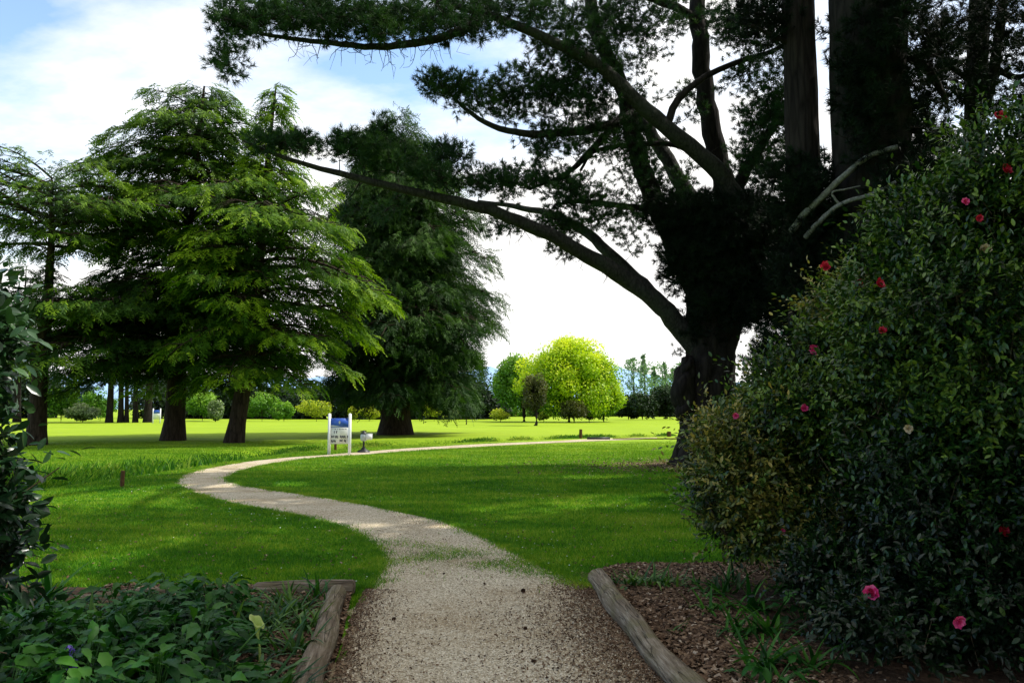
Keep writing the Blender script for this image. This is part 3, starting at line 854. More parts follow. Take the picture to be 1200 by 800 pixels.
# crown profiles: t 0 bottom, 1 top ; az 0 = right (+X), pi = left
def cosaz(az): return math.cos(az)
bA = gp(200, 517)
sA = bA[1] / F
def profA(t, az):
    r = np.interp(t, [0, .1, .3, .5, .7, .85, .94, 1], [5.0, 6.2, 6.0, 5.4, 4.7, 3.5, 2.2, 1.0]) * (1 + .18 * math.sin(3 * az + t * 9))
    return r * (1.0 + (.12 if cosaz(az) < 0 else -.12) * abs(cosaz(az)))
conifer('cedar_tree', 'tall cedar with the thickest trunk of the front pair and layered drooping branches', 'tree', bA, (517 - 92) * sA, 3.1, profA, 135, M['cedar_dark'], M['bark_cedar'], .51,
        lean=(1.0, 0), dens=8.5, group=None, spray=.66, rise=.22, droop=.34, rbias=.03)
bB = gp(275, 520)
sB = bB[1] / F
def profB(t, az):
    r = np.interp(t, [0, .12, .3, .45, .56, .64, .8, 1], [4.4, 5.7, 6.0, 5.6, 4.4, 2.6, 1.5, .5]) * (1 + .12 * math.sin(3 * az + t * 11))
    c_ = cosaz(az)
    return r * (1 + .12 * c_ if c_ > 0 else 1 + .35 * c_)
conifer('cedar_tree', 'bright yellow green cedar right of the thick trunked one with a sparse spire top', 'tree', bB, (520 - 92) * sB, 2.9, profB, 112, M['cedar'], M['bark_cedar'], .41,
        lean=(1.6, 0), dens=8.5, spray=.62, rise=.30, droop=.40, rbias=.06, power=1.05)
bC = gp(45, 522)
sC = bC[1] / F
def profC(t, az):
    return np.interp(t, [0, .2, .38, .42, .60, .64, .8, .95, 1], [3.2, 3.6, 3.2, .3, .3, 4.6, 5.6, 5.0, 3.4])
conifer('cedar_tree', 'flat topped cedar at the left edge with open limbs against the sky', 'tree', bC, (522 - 205) * sC, 3.2, profC, 64, M['cedar_dark'], M['bark_cedar'], .40,
        dens=7.5, spray=.55, rise=.30, droop=.20, rbias=.02, power=.75)
bD = gp(465, 510.5)
sD = bD[1] / F
def profD(t, az):
    r = np.interp(t, [0, .08, .2, .35, .55, .72, .86, .95, 1], [5.0, 6.0, 6.5, 6.1, 5.2, 4.6, 3.9, 2.6, 1.2])
    c_ = cosaz(az)
    return r * (1 - .0 * c_ if c_ > 0 else 1 + .30 * c_)
conifer('cypress_tree', 'massive dark green cypress with drooping foliage and a very thick trunk', 'tree', bD, (510 - 145) * sD, 2.0, profD, 260, M['yew'], M['bark_cedar'], .92,
        lean=(-.6, 0), dens=13, spray=.62, rise=.42, droop=.46, temps=SPRAY_FINE, thick=.7, flat=.2, rbias=.05)

# tall conifers behind on the left (trunks seen under the cedars)
for (px, w, hh, lb) in [(127, 8, 16, 'slender dark conifer trunk at left in the row far behind the cedars'), (140, 7, 15, 'grey slender conifer trunk second from left in the row far behind'),
                        (147.5, 5, 17, 'thin conifer close right of the grey trunk in the row far behind'), (159, 6, 16, 'dark thin conifer in the middle gap of the row far behind'),
                        (174, 9, 17, 'thicker dark conifer just left of the distant small sign'), (20, 8, 17, 'dark conifer far behind the left edge cedar')]:
    b = gp(px, 496.5)
    conifer('conifer_tree', lb, 'tree', b, hh, 5.2, lambda t, az: 3.2 * (1 - t * .8), 34, M['hedge'], M['bark_pine'], w * .5 * b[1] / F, dens=3., spray=1.1, group='tall conifers far behind the cedars', droop=.3)

# ------------------------------------------------------------------ leafy crowns
def crown_leaves(A, c, rad, n, size, lumps=26, seed_r=0., shell=.5, temps=DIAMS, jag=.22, lowcut=-.75):
    c = np.array(c, float); rad = np.array(rad, float)
    d = rand_dir(lumps * 3); d = d[d[:, 2] >= lowcut][:lumps]
    big = lumps > 50
    lc = c + d * rad * rng.uniform(.45, .84, (len(d), 1)); lr = rng.uniform(.12, .38, len(d)) if big else rng.uniform(.26, .46, len(d))
    k = rng.integers(0, len(d), n)
    q = rand_dir(n)
    rr = rng.uniform(shell, 1, n)**.6
    pos = lc[k] + q * rad * (lr[k] * rr)[:, None] * (1 + rng.normal(size=(n, 1)) * jag * .4)
    rel = (pos - c) / rad
    dist = np.linalg.norm(rel, axis=1)
    dd = q * .8 + rand_dir(n) * .9; dd[:, 2] -= .25
    r = np.clip(.35 * dist + .25 * rel[:, 2] + rng.uniform(0, .35, n) + .12 * (q[:, 2]) + .06 * (k % 5 - 2) + seed_r, 0, 1)  # inner and lower leaves darker: crown shade painted into leaf colour
    stamp_var(A, temps, pos, frames(dd, q), size * rng.uniform(.7, 1.3, n), r)
    return lc

def leafy_tree(name, label, cat, px, pyb, pw, ph, mat, barkm=None, n=6000, size=.25, trunk=.15, trunkh=.18, group=None, lumps=26, Yd=None, depth=None, cshift=0, seed_r=0., yoff=0, lowcut=-.75):
    if Yd is None: b = gp(px, pyb)
    else:
        q = P(px, pyb, Yd); b = np.array([q[0], Yd, float(hgt(q[0], Yd))])
    u = b[1] / F
    W = pw * u / 2; H = ph * u
    e = empty(name, b, label, cat, group)
    A = Acc(); T = Acc()
    cz = b[2] + H * (.5 + trunkh / 2); rz_ = H * (1 - trunkh) / 2
    c = np.array([b[0] + cshift * u, b[1], cz])
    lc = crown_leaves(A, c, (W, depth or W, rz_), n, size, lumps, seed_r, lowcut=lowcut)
    top = c + [0, 0, rz_ * .2]
    tr = max(.03, trunk)
    tube(T, catmull([b + [0, 0, -.1], b + [.03 * H, 0, H * abs(trunkh) * .5], top], 8), np.linspace(tr * 1.2, tr * .4, 8), 7, .5, .05)
    for q in lc[:14]:
        s0 = b + (top - b) * rng.uniform(.35, .9)
        tube(T, catmull([s0, (s0 + q) / 2 + [0, 0, -.05 * H], q], 5), np.linspace(tr * .4, tr * .1, 5), 4, .5, cap=False)
    T.build('trunk', barkm or M['bark_cedar'], e, smooth=True)
    A.build('crown', mat, e)
    return e

# middle distance
leafy_tree('lime_tree', 'bright yellow green round crowned tree in the centre distance', 'tree', 664, 495.6, 126, 99, M['lime'], n=46000, size=.27, trunk=.35, trunkh=.03, lumps=90, cshift=0, seed_r=.0, lowcut=-1)
leafy_tree('lime_tree', 'lower yellow green tree leaning out at the right of the round crowned one', 'tree', 706, 495.2, 56, 56, M['lime'], n=12000, size=.26, trunk=.15, trunkh=.04, lumps=30, seed_r=-.06, lowcut=-1)
leafy_tree('green_tree', 'mid green tree between the cypress and the bright round tree', 'tree', 612, 494.5, 66, 74, M['midgreen'], n=16000, size=.34, trunk=.3, trunkh=.05, lumps=34)
leafy_tree('ornamental_tree', 'small dark bronze tree standing alone in front of the bright round tree', 'tree', 627, 499.5, 32, 60, M['bronze'], M['bark_pine'], n=6500, size=.17, trunk=.15, trunkh=.2, lumps=26)
leafy_tree('shrub', 'round bronze shrub at the foot of the bright tree', 'shrub', 672, 496.5, 32, 27, M['bronze'], n=5000, size=.18, trunk=.12, trunkh=.08)
leafy_tree('shrub', 'low brownish shrub right of the round bronze one', 'shrub', 690, 495.5, 16, 13, M['bronze'], n=1800, size=.15, trunk=.06, trunkh=.12)
leafy_tree('shrub', 'low yellow green shrub under the right edge of the cypress', 'shrub', 586, 495.5, 24, 15, M['yellow'], n=2200, size=.2, trunk=.06, trunkh=.05)
leafy_tree('shrub', 'small yellow shrub directly behind the small bronze tree', 'shrub', 637, 495.2, 14, 12, M['yellow'], n=1200, size=.18, trunk=.06, trunkh=.05)
# yellow shrubs beneath / behind the cedars
for a in [(370, 494.8, 40, 26, 'twin crowned yellow shrub just left of the notice board', 'yellow'), (432, 494.8, 24, 18, 'yellow shrub between the notice board and the cypress trunk', 'yellow'),
          (508, 494.5, 24, 24, 'round yellow shrub close right of the cypress trunk', 'yellow'), (534, 494.5, 14, 14, 'pale small shrub right of the round yellow one', 'paleshrub'),
          (413, 494, 10, 16, 'narrow yellowish shrub right behind the notice board post', 'yellow')]:
    leafy_tree('shrub', a[4], 'shrub', a[0], a[1], a[2], a[3], M[a[5]], n=2600, size=.2, trunk=.05, trunkh=.1, lumps=18)
leafy_tree('young_tree', 'little dark young tree with thin trunk right of the cypress', 'tree', 546, 498.5, 18, 26, M['yew'], n=1600, size=.16, trunk=.06, trunkh=.25, lumps=12)
for a in [(70, 496.5, 46, 44, 'green bush under the left edge cedar', 'midgreen'), (96, 496.5, 38, 20, 'pale flowering bush behind the lawn at left', 'paleshrub'),
          (116, 495, 36, 40, 'light green bush left of the slender trunks', 'midgreen'), (236, 495.2, 46, 34, 'light green bush between the two front cedar trunks', 'midgreen'),
          (252, 496, 18, 26, 'paler bush right of centre between the two front cedar trunks', 'paleshrub'),
          (306, 495, 40, 34, 'light green bush right of the bright cedar trunk', 'midgreen'), (332, 495.6, 26, 22, 'mid green bush left of the twin crowned yellow shrub', 'midgreen')]:
    leafy_tree('shrub', a[4], 'shrub', a[0], a[1], a[2], a[3], M[a[5]], n=4200, size=.24, trunk=.06, trunkh=.04, lumps=24)
# dark hedge trees behind on the left
for k, (px, w, h, Yd) in enumerate([(-60, 120, 90, 125), (30, 100, 70, 125), (200, 110, 55, 122), (285, 90, 48, 122), (350, 90, 50, 118), (420, 90, 62, 118), (495, 100, 60, 118), (560, 80, 50, 118)]):
    nm = ['beyond the far left edge', 'behind the left edge cedar', 'behind the thick cedar trunk', 'behind the bright cedar trunk', 'behind the twin crowned yellow shrub', 'behind the notice board', 'behind the cypress trunk', 'at the right foot of the cypress'][k]
    leafy_tree('dark_tree', 'dense dark tree closing the view ' + nm, 'tree', px, 490, w, h, M['hedge'], n=11000, size=.5, trunk=.3, trunkh=-.35, lumps=44, lowcut=-1, Yd=Yd, group='dark trees closing the lawn')
# blue firs at left far
for k, (px, h) in enumerate([(78, 34), (86, 42), (94, 36), (102, 40)]):
    b = gp(px, 490.3); 
    conifer('fir_tree', ['leftmost', 'tallest', 'third from left', 'rightmost'][k] + ' bluish fir in the far gap left of the slender trunks', 'tree', b, h * b[1] / F, .4,
            lambda t, az: 2.2 * (1 - t * .9), 40, M['bluefir'], M['bark_pine'], .2, dens=3., spray=1.0, group='bluish firs in the far gap')
for k, (px, w, h, mt) in enumerate([(575, 60, 26, 'darkbush'), (600, 50, 30, 'midgreen'), (650, 60, 22, 'darkbush'), (700, 50, 24, 'midgreen'), (735, 50, 26, 'darkbush'), (790, 60, 24, 'darkbush'), (840, 70, 30, 'darkbush')]):
    leafy_tree('distant_tree', ['dark far tree at the right foot of the cypress', 'green far tree left of the small bronze tree', 'dark far tree behind the trunk of the bright round tree', 'green far tree behind the lower yellow green tree',
               'dark far tree left of the dark round bushes', 'dark far tree just left of the big pine trunk', 'dark far tree hidden by the big pine trunk'][k], 'tree', px, 487, w, h, M[mt], n=5000, size=.5, trunk=.2, trunkh=-.35, lumps=34, Yd=150, lowcut=-1)
# poplars and dark bushes on the right distance
def poplar(px, pyt, w, Yd, label):
    q = P(px, 480, Yd); b = np.array([q[0], Yd, .1]); u = Yd / F; H = (485 - pyt) * u; W = w * u / 2 * 2.3
    e = empty('poplar_tree', b, label, 'tree', 'tall slim poplars in the right distance'); T = Acc(); A = Acc()
    tube(T, catmull([b, b + [.2, 0, H * .5], b + [0, 0, H * .98]], 8), np.linspace(.28, .04, 8), 6)
    n = 1900; t_ = rng.beta(1.5, 1.3, n) * .93 + .07
    a = rng.uniform(0, 2 * PI, n); br = rng.integers(0, 26, n); t_ = np.clip((br + rng.normal(size=n) * .55) / 26, .05, 1); ext = rng.uniform(.25, 1.1, 26)[br]
    rr = W * np.clip(np.sin(np.clip(t_, .02, 1)**.6 * PI), .08, 1) * (.65 + .35 * np.sin(br * 2.1 + px)) * np.sqrt(rng.uniform(.0, 1, n)) * ext
    a = a * .45 + br * 2.4
    pos = b + np.stack([np.cos(a) * rr, np.sin(a) * rr, t_ * H + rr * 1.1], -1)
    d = nrm(np.stack([np.cos(a), np.sin(a), a * 0 + 1.2], -1) + rand_dir(n) * .7)
    stamp_var(A, DIAMS, pos, frames(d, roll=rng.uniform(0, 6, n)), rng.uniform(.25, .5, n), rng.uniform(0, 1, n))
    T.build('trunk', M['bark_cedar'], e, smooth=True); A.build('crown', M['poplar'], e)
for a in [(742, 419, 30, 165, 'broad poplar at the left end of the slim poplars'), (755, 414, 22, 165, 'tallest slim poplar just right of the broad one'), (767, 428, 18, 170, 'slim poplar third from the left end'),
          (779, 423, 22, 170, 'slim poplar fourth from the left end'), (789, 430, 20, 172, 'slim poplar nearest the big pine trunk on its left'), (799, 424, 22, 172, 'slim poplar partly behind the burl of the big pine'),
          (706, 423, 22, 160, 'slim poplar rising behind the lower yellow green tree'), (718, 434, 16, 165, 'short slim poplar in the gap before the hill')]:
    poplar(*a)
for a in [(752, 493.2, 42, 32, 'dark round bush left of the two at the far lawn edge'), (784, 493, 46, 40, 'larger dark round bush beside the big pine trunk far behind'), (736, 493, 26, 22, 'small dark green bush at the right end of the lower yellow tree'),
          (812, 493, 40, 36, 'dark bush hidden behind the big pine trunk far away'), (860, 494, 60, 46, 'wide dark bush beyond the big pine on its right')]:
    leafy_tree('shrub', a[4], 'shrub', a[0], a[1], a[2], a[3], M['darkbush'], n=6000, size=.32, trunk=.12, trunkh=.02, lumps=26)

# ------------------------------------------------------------------ the big pine and its neighbours
def needle_clumps(A, T, centres, skel, skel_r, rad=.27, tufts=8, ts=.27, trunk_pt=None, twig=.016, rb=0.):
    """each clump hangs on a twig grown from the nearest branch point"""
    S0 = np.asarray(skel); k0 = len(S0); NC = len(centres)
    SS = np.empty((k0 + NC * 3, 3)); RR = np.empty(k0 + NC * 3); SS[:k0] = S0; RR[:k0] = skel_r; m_ = k0
    d0 = np.array([np.min(np.linalg.norm(S0 - c, axis=1)) for c in centres])
    for c in centres[np.argsort(d0)]:
        dd = np.linalg.norm(SS[:m_] - c, axis=1); i = int(np.argmin(dd + rng.uniform(0, .12, len(dd))))
        s0 = SS[i]; v = c - s0; ln = np.linalg.norm(v)
        if ln > .15:
            mid = (s0 + c) / 2 + rng.normal(size=3) * ln * .12 - [0, 0, ln * .05]
            tr = min(RR[i] * .8, twig * (.6 + ln * .5)); tr = max(tr, .007)
            cc = catmull([s0, mid, c], 5)
            tube(T, cc, np.linspace(tr, .006, 5), 4, .5, cap=False)
            SS[m_:m_ + 3] = cc[2:5]; RR[m_:m_ + 3] = [tr * .8, tr * .7, tr * .6]; m_ += 3
        k = max(3, int(rng.normal(tufts, 1.5)))
        vd = nrm(v) if ln > 1e-6 else np.array([0, 0, 1.])
        off = rand_dir(k) * (rad * rng.uniform(.25, 1, (k, 1))) * [1, 1, .75]
        pos = c + off
        d = nrm(off) * .9 + vd * .25 + np.array([0, 0, .35]) + rng.normal(size=(k, 3)) * .25
        for p_ in pos[:3]:
            tube(T, np.array([c, (c + p_) / 2 + [0, 0, -.02], p_]), np.array([.009, .007, .005]), 3, .5, cap=False)
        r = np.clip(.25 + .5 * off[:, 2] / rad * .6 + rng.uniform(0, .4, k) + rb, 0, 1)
        stamp_var(A, NEED, pos, frames(d, roll=rng.uniform(0, 6, k)), ts * rng.uniform(.8, 1.25, k), r)

def limb(T, pts, r0, r1, n=26, sides=9, rough=.05):
    """pts: (px, py, Y); radii in photo pixels"""
    q = catmull([P(*p) for p in pts], n)
    u = q[:, 1] / F
    tt = np.linspace(0, 1, n)
    r = (r0 * (1 - tt) + r1 * tt) * u
    q[1:-1] += rng.normal(size=(n - 2, 3)) * (r[1:-1, None] * .09)
    tube(T, q, r, sides, .5, rough)
    return q, r

def blob_pts(blobs, s=1.0):
    out = []
    for (cx, cy, rx, ry, Yd, dy, n) in blobs:
        n = int(n * s); k = 0
        d = rand_dir(n) * (rng.uniform(0, 1, (n, 1))**.42)
        for v in d:
            Y_ = Yd + v[1] * dy
            out.append(P(cx + v[0] * rx, cy + v[2] * ry, Y_))
    return np.array(out)

def big_pine():
    b = gp(832, 548)
    Yb = float(b[1])
    e = empty('pine_tree', (b[0], Yb, 0), 'huge spreading pine with a burled trunk and long limbs reaching left over the lawn', 'tree')
    T = Acc(); A = Acc(); D = Acc()
    # main trunk with buttresses and burl, widening into the fork
    rows = [(560, 836, 60, ), (549, 833, 47), (538, 831, 39), (522, 829, 34), (500, 830, 31), (470, 832, 28), (440, 833, 28), (410, 834, 28), (385, 838, 32), (350, 845, 39), (315, 850, 38), (285, 854, 30), (262, 858, 20)]
    rows_y = np.array([r[0] for r in rows], float); ys_ = np.linspace(560, 262, 60)
    cxs = np.interp(ys_, rows_y[::-1], [r[1] for r in rows][::-1]); rr = np.interp(ys_, rows_y[::-1], [r[2] for r in rows][::-1])
    sides = 40; th = np.arange(sides) / sides * 2 * PI
    u = Yb / F; V = []
    for i, (py, cx, r) in enumerate(zip(ys_, cxs, rr)):
        c = P(cx, py, Yb); r = r * u
        but = 1 + .10 * np.sin(th * 5 + 1 + py * .012) * (1 if py > 420 else .6) + (.16 * np.sin(th * 7 + 2) * np.clip((py - 515) / 35, 0, 1)) + .04 * np.sin(th * 13 + py * .06) + .02 * rng.normal(size=sides)
        V.append(np.stack([c[0] + np.cos(th) * r * but, c[1] + np.sin(th) * r * but * .9, np.full(sides, c[2])], -1))
    V = np.array(V); n = len(V)
    i = np.arange(n - 1)[:, None] * sides; j = np.arange(sides)[None]; jn = (j + 1) % sides
    T.add(V.reshape(-1, 3), np.stack([i + j, i + jn, i + sides + jn, i + sides + j], -1).reshape(-1, 4))
    # burl: a lumpy swelling on the left side
    def lump(cx, cy, rx, ry, Yd, am=.12):
        c = P(cx, cy, Yd); k1, k2 = 14, 20
        ph = np.linspace(0, PI, k1)[:, None]; t_ = np.arange(k2)[None] / k2 * 2 * PI
        w = 1 + am * np.sin(ph * 4 + t_ * 2) + am * .6 * np.sin(t_ * 5 + ph * 3)
        Q = np.stack([c[0] + rx * u * w * np.sin(ph) * np.cos(t_), c[1] + rx * u * w * np.sin(ph) * np.sin(t_), c[2] + ry * u * w * np.cos(ph) + 0 * t_], -1)
        i = np.arange(k1 - 1)[:, None] * k2; j = np.arange(k2)[None]; jn = (j + 1) % k2
        Tb.add(Q.reshape(-1, 3), np.stack([i + j, i + k2 + j, i + k2 + jn, i + jn], -1).reshape(-1, 4))
    Tb = Acc()
    lump(801, 456, 14, 26, Yb - .35); lump(804, 480, 12, 14, Yb - .3); lump(806, 432, 9, 13, Yb - .4, .2)
    S = []; R = []
    def add(q, r, lo=0.12):
        k = int(len(q) * lo); S.append(q[k:]); R.append(r[k:])
    def lb(acc, *a, lo=.12, **k):
        q, r = limb(acc, *a, **k); add(q, r, lo); return q
    G_ = Acc()
    lb(G_, [(826, 416, 22.0), (798, 386, 21.8), (770, 354, 21.5), (732, 326, 21.2), (690, 301, 20.7), (640, 273, 20.0), (590, 252, 19.5), (540, 238, 19.0), (480, 224, 18.6), (420, 209, 18.2), (370, 196, 17.9), (320, 180, 17.6), (285, 165, 17.4)], 13, 1.2, n=52, sides=11)
    lb(G_, [(800, 390, 22.2), (768, 350, 22.3), (732, 314, 22.6), (692, 277, 23.0), (655, 254, 23.5), (610, 243, 24.0), (560, 236, 24.4)], 10, 2, n=30)
    lb(G_, [(862, 300, 22), (868, 246, 21.4), (838, 198, 20.8), (780, 148, 20.2), (735, 108, 19.8), (700, 76, 19.5), (650, 50, 19.2), (590, 24, 19.0), (520, 2, 18.6), (440, -25, 18.2)], 12.5, 3, n=40, sides=11)
    lb(G_, [(572, 12, 19), (556, 28, 18.7), (520, 44, 18.5), (470, 53, 18.2), (432, 55, 18.0), (380, 50, 17.7), (340, 45, 17.5), (300, 38, 17.3), (262, 20, 17.2)], 6.5, 1.3, n=34)
    lb(G_, [(748, 132, 21.5), (716, 146, 21.2), (670, 155, 20.8), (620, 157, 20.4), (580, 149, 20.1), (548, 130, 20), (526, 108, 20)], 7, 1.6, n=26)
    lb(T, [(840, 372, 22.6), (806, 318, 22.6), (776, 256, 22.5), (752, 196, 22.4), (738, 140, 22.2), (728, 100, 22.1), (700, 40, 22), (690, -20, 21.9)], 14.5, 7, n=34, sides=11)
    lb(G_, [(835, 330, 23.2), (815, 250, 23.3), (790, 200, 23.3), (768, 165, 23.3), (745, 130, 23.3), (716, 80, 23.4), (690, 30, 23.4)], 11, 5, n=24)
    lb(T, [(862, 330, 22.8), (856, 260, 22.8), (842, 190, 22.7), (830, 130, 22.6), (822, 70, 22.5), (818, 10, 22.4), (820, -60, 22.3), (826, -160, 22)], 14, 8, n=34, sides=11)
    lb(T, [(828, 30, 22.5), (790, 8, 22), (750, -5, 21.5), (700, -12, 21)], 6, 3, n=14)
    lb(T, [(735, 130, 22.2), (690, 180, 21.9), (660, 205, 21.6), (620, 222, 21.3)], 5, 1.5, n=16)
    lb(T, [(770, 245, 22.5), (720, 240, 22), (680, 236, 21.6), (650, 240, 21.2)], 4.5, 1.5, n=14)
    lb(T, [(780, 150, 20.2), (800, 110, 20.2), (850, 78, 20.5), (905, 60, 20.6), (935, 40, 20.6)], 5, 2, n=16)
    lb(T, [(846, 205, 22.7), (806, 176, 22.3), (770, 168, 22.0), (700, 176, 21.8), (680, 200, 21.8)], 4.5, 1.6, n=16)
    lb(T, [(850, 240, 22.2), (880, 190, 21.8), (905, 150, 21.5), (930, 110, 21.3)], 9, 3, n=16)
    lb(T, [(866, 330, 22.2), (900, 345, 21.6), (925, 380, 21.2)], 10, 3, n=12)
    # upper crown out of the picture: it throws the shade
    for (x, y, z) in [(10, 18, 15), (13, 19, 17), (12, 21, 18), (9, 15, 16), (5.5, 13.2, 14.5), (1.5, 13.5, 13.5), (9.6, 15, 15.5)]:
        q = catmull([P(823, -70, 22.3), (P(823, -70, 22.3) + [x, y, z]) / 2 + [0, 0, 1.], [x, y, z]], 16)
        r = np.linspace(.25, .06, 16); tube(T, q, r, 7, .5, .05); add(q, r, .3)
    S_ = np.vstack(S); R_ = np.concatenate(R)
    u_ = 1
    blobs = [(290, 22, 45, 24, 17.3, .9, 40), (268, 68, 24, 26, 17.2, .6, 14), (345, 14, 50, 28, 17.6, 1.2, 46), (400, 20, 60, 30, 17.9, 1.3, 60), (455, 28, 60, 24, 18.3, 1.5, 52),
             (520, 20, 60, 28, 18.7, 1.6, 56), (590, 10, 70, 36, 19.3, 1.8, 66), (520, 100, 34, 20, 20, .8, 22), (560, 108, 44, 30, 20, .9, 30), (615, 108, 50, 38, 20.4, 1.2, 52),
             (665, 105, 44, 46, 20.6, 1.4, 52), (670, 40, 56, 40, 20.2, 1.6, 60), (715, 90, 50, 60, 21, 1.8, 48), (735, 20, 50, 36, 21.2, 1.8, 42), (700, 160, 50, 30, 21.2, 1.3, 34),
             (352, 170, 46, 11, 17.9, .7, 17), (410, 174, 46, 14, 18.2, .8, 20), (455, 190, 46, 15, 18.5, .8, 22), (405, 162, 10, 18, 18.1, .4, 9), (447, 158, 10, 22, 18.4, .4, 10),
             (510, 203, 46, 15, 19, 1., 22), (560, 214, 42, 16, 19.6, 1.2, 21), (602, 214, 36, 22, 20.4, 1.4, 22), (525, 178, 30, 14, 19, .7, 16), (312, 168, 28, 9, 17.6, .5, 8), (440, 244, 46, 18, 18.8, 1.2, 9),
             (650, 213, 42, 22, 21, 1.6, 26), (692, 236, 46, 32, 21.6, 1.6, 40), (640, 165, 34, 26, 21, 1.2, 24), (660, 262, 40, 16, 21.4, 1.2, 20), (590, 266, 26, 14, 20.4, .9, 7), (655, 296, 16, 8, 21.6, .5, 5),
             (640, 262, 22, 10, 21, .7, 5), (745, 185, 34, 44, 22, 1.4, 36), (735, 268, 30, 30, 22.2, 1.2, 12), (770, 30, 40, 40, 21.6, 1.8, 22), (858, 24, 44, 36, 21.2, 1.6, 44), (800, 110, 34, 40, 22, 1.3, 9),
             (905, 130, 40, 40, 21.2, 1.2, 66), (885, 185, 36, 36, 21.5, 1.2, 46), (900, 60, 40, 40, 20.8, 1.4, 34), (866, 92, 20, 16, 21, .8, 8),
             (800, 215, 26, 30, 22.4, 1.0, 16)]
    needle_clumps(A, T, blob_pts(blobs, 1.5), S_, R_)
    # dark hanging mass around the fork
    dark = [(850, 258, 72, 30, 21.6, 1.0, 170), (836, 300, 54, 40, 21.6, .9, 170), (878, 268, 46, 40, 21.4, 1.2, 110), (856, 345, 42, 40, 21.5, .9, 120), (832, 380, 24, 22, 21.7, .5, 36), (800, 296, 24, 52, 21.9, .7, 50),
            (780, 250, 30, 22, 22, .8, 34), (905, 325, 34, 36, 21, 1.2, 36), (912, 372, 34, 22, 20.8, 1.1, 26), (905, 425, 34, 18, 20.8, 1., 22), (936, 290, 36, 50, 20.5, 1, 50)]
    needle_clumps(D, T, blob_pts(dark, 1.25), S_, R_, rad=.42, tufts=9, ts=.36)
    # little leafy sprig on the trunk
    needle_clumps(A, T, np.array([P(797, 413, 22.0), P(790, 410, 21.9)]), np.array([P(806, 415, 22.2)]), np.array([.02]), rad=.14, tufts=5, ts=.2)
    # high shade foliage out of frame, coarse clumps
    hc = []
    for (x, y, z, rx, ry, rz_, n_) in [(10, 18, 15.5, 3, 2.6, 1.2, 70), (13, 19, 17.5, 3.2, 3, 1.6, 80), (12, 21, 18, 3, 2.6, 1.6, 60), (9, 15, 16.5, 2.6, 2.2, 1.2, 50), (5.8, 13.2, 14.5, 3.6, 2.8, 1.2, 85), (10, 14.6, 15.5, 3.0, 2.6, 1.3, 75), (1.8, 13.6, 13.5, 2.6, 2.2, .9, 32)]:
        hc.append(np.array([x, y, z]) + rand_dir(n_) * [rx, ry, rz_] * rng.uniform(.2, 1, (n_, 1)))
    needle_clumps(A, T, np.vstack(hc), S_, R_, rad=.55, tufts=9, ts=.5)
    # bare dead twigs under the limbs
    W = T
    for (x0, x1, y0, nn, dn, Yd) in [(330, 560, 52, 46, 34, 18.1), (480, 720, 250, 26, 40, 19.8), (640, 760, 270, 16, 40, 21.2), (590, 740, 160, 18, 26, 20.8), (740, 830, 190, 22, 40, 22.3)]:
        for _ in range(nn):
            px = rng.uniform(x0, x1); a = S_[np.argmin(np.linalg.norm(S_ - P(px, y0, Yd), axis=1))]
            k = 6; q = [a]; d = np.array([rng.normal() * .6, rng.normal() * .5, -rng.uniform(.3, 1)])
            for _j in range(k): 
                d = d + rng.normal(size=3) * .45; q.append(q[-1] + nrm(d) * rng.uniform(.06, .16) * dn / 34)
            tube(W, np.array(q), np.linspace(.012, .004, k + 1), 3, .5, cap=False)
            if rng.uniform() < .7:
                m_ = q[3]; tube(W, np.array([m_, m_ + rng.normal(size=3) * .1 + [0, 0, -.05], m_ + rng.normal(size=3) * .16 + [0, 0, -.12]]), np.array([.006, .005, .003]), 3, .5, cap=False)
    T.build('trunk', M['bark_pine'], e, smooth=True)
    Tb.build('burl', M['bark_pine'], e, smooth=True)
    G_.build('limb', M['bark_limb'], e, smooth=True)
    A.build('crown', M['pine'], e)
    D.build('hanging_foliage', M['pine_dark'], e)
big_pine()

def right_tree(name, label, px, Yb, w0, w1, topy, lean, blobs, limbs, barkm, mat, s=1.3, dead=()):
    b = P(px, 540, Yb); b[2] = 0
    e = empty(name, (b[0], b[1], 0), label, 'tree'); T = Acc(); A = Acc()
    u = Yb / F
    q = catmull([b + [0, 0, -.2], b + [0, 0, .5], b + [lean * .2, 0, 4], b + [lean * .5, 0, 9], b + [lean, 0, 18]], 34)
    tt = np.linspace(0, 1, 34)
    r = (w0 * (1 - tt) + w1 * tt) * u / 2; r[:3] *= [1.6, 1.4, 1.15]
    tube(T, q, r, 20, .5, .05)
    S = [q[8:]]; R = [r[8:]]
    for pts, a0, a1 in limbs:
        x, y = limb(T, pts, a0, a1, n=20); S.append(x[3:]); R.append(y[3:])
    if len(blobs): needle_clumps(A, T, blob_pts(blobs, s), np.vstack(S), np.concatenate(R), rad=.4, tufts=8, ts=.34)
    T.build('trunk', barkm, e, smooth=True)
    A.build('crown', mat, e)
    if dead:
        W = Acc()
        for pts, a0, a1 in dead: limb(W, pts, a0, a1, n=22, sides=7, rough=.08)
        W.build('dead_branch', M['bark_pale'], e, smooth=True)
    return e
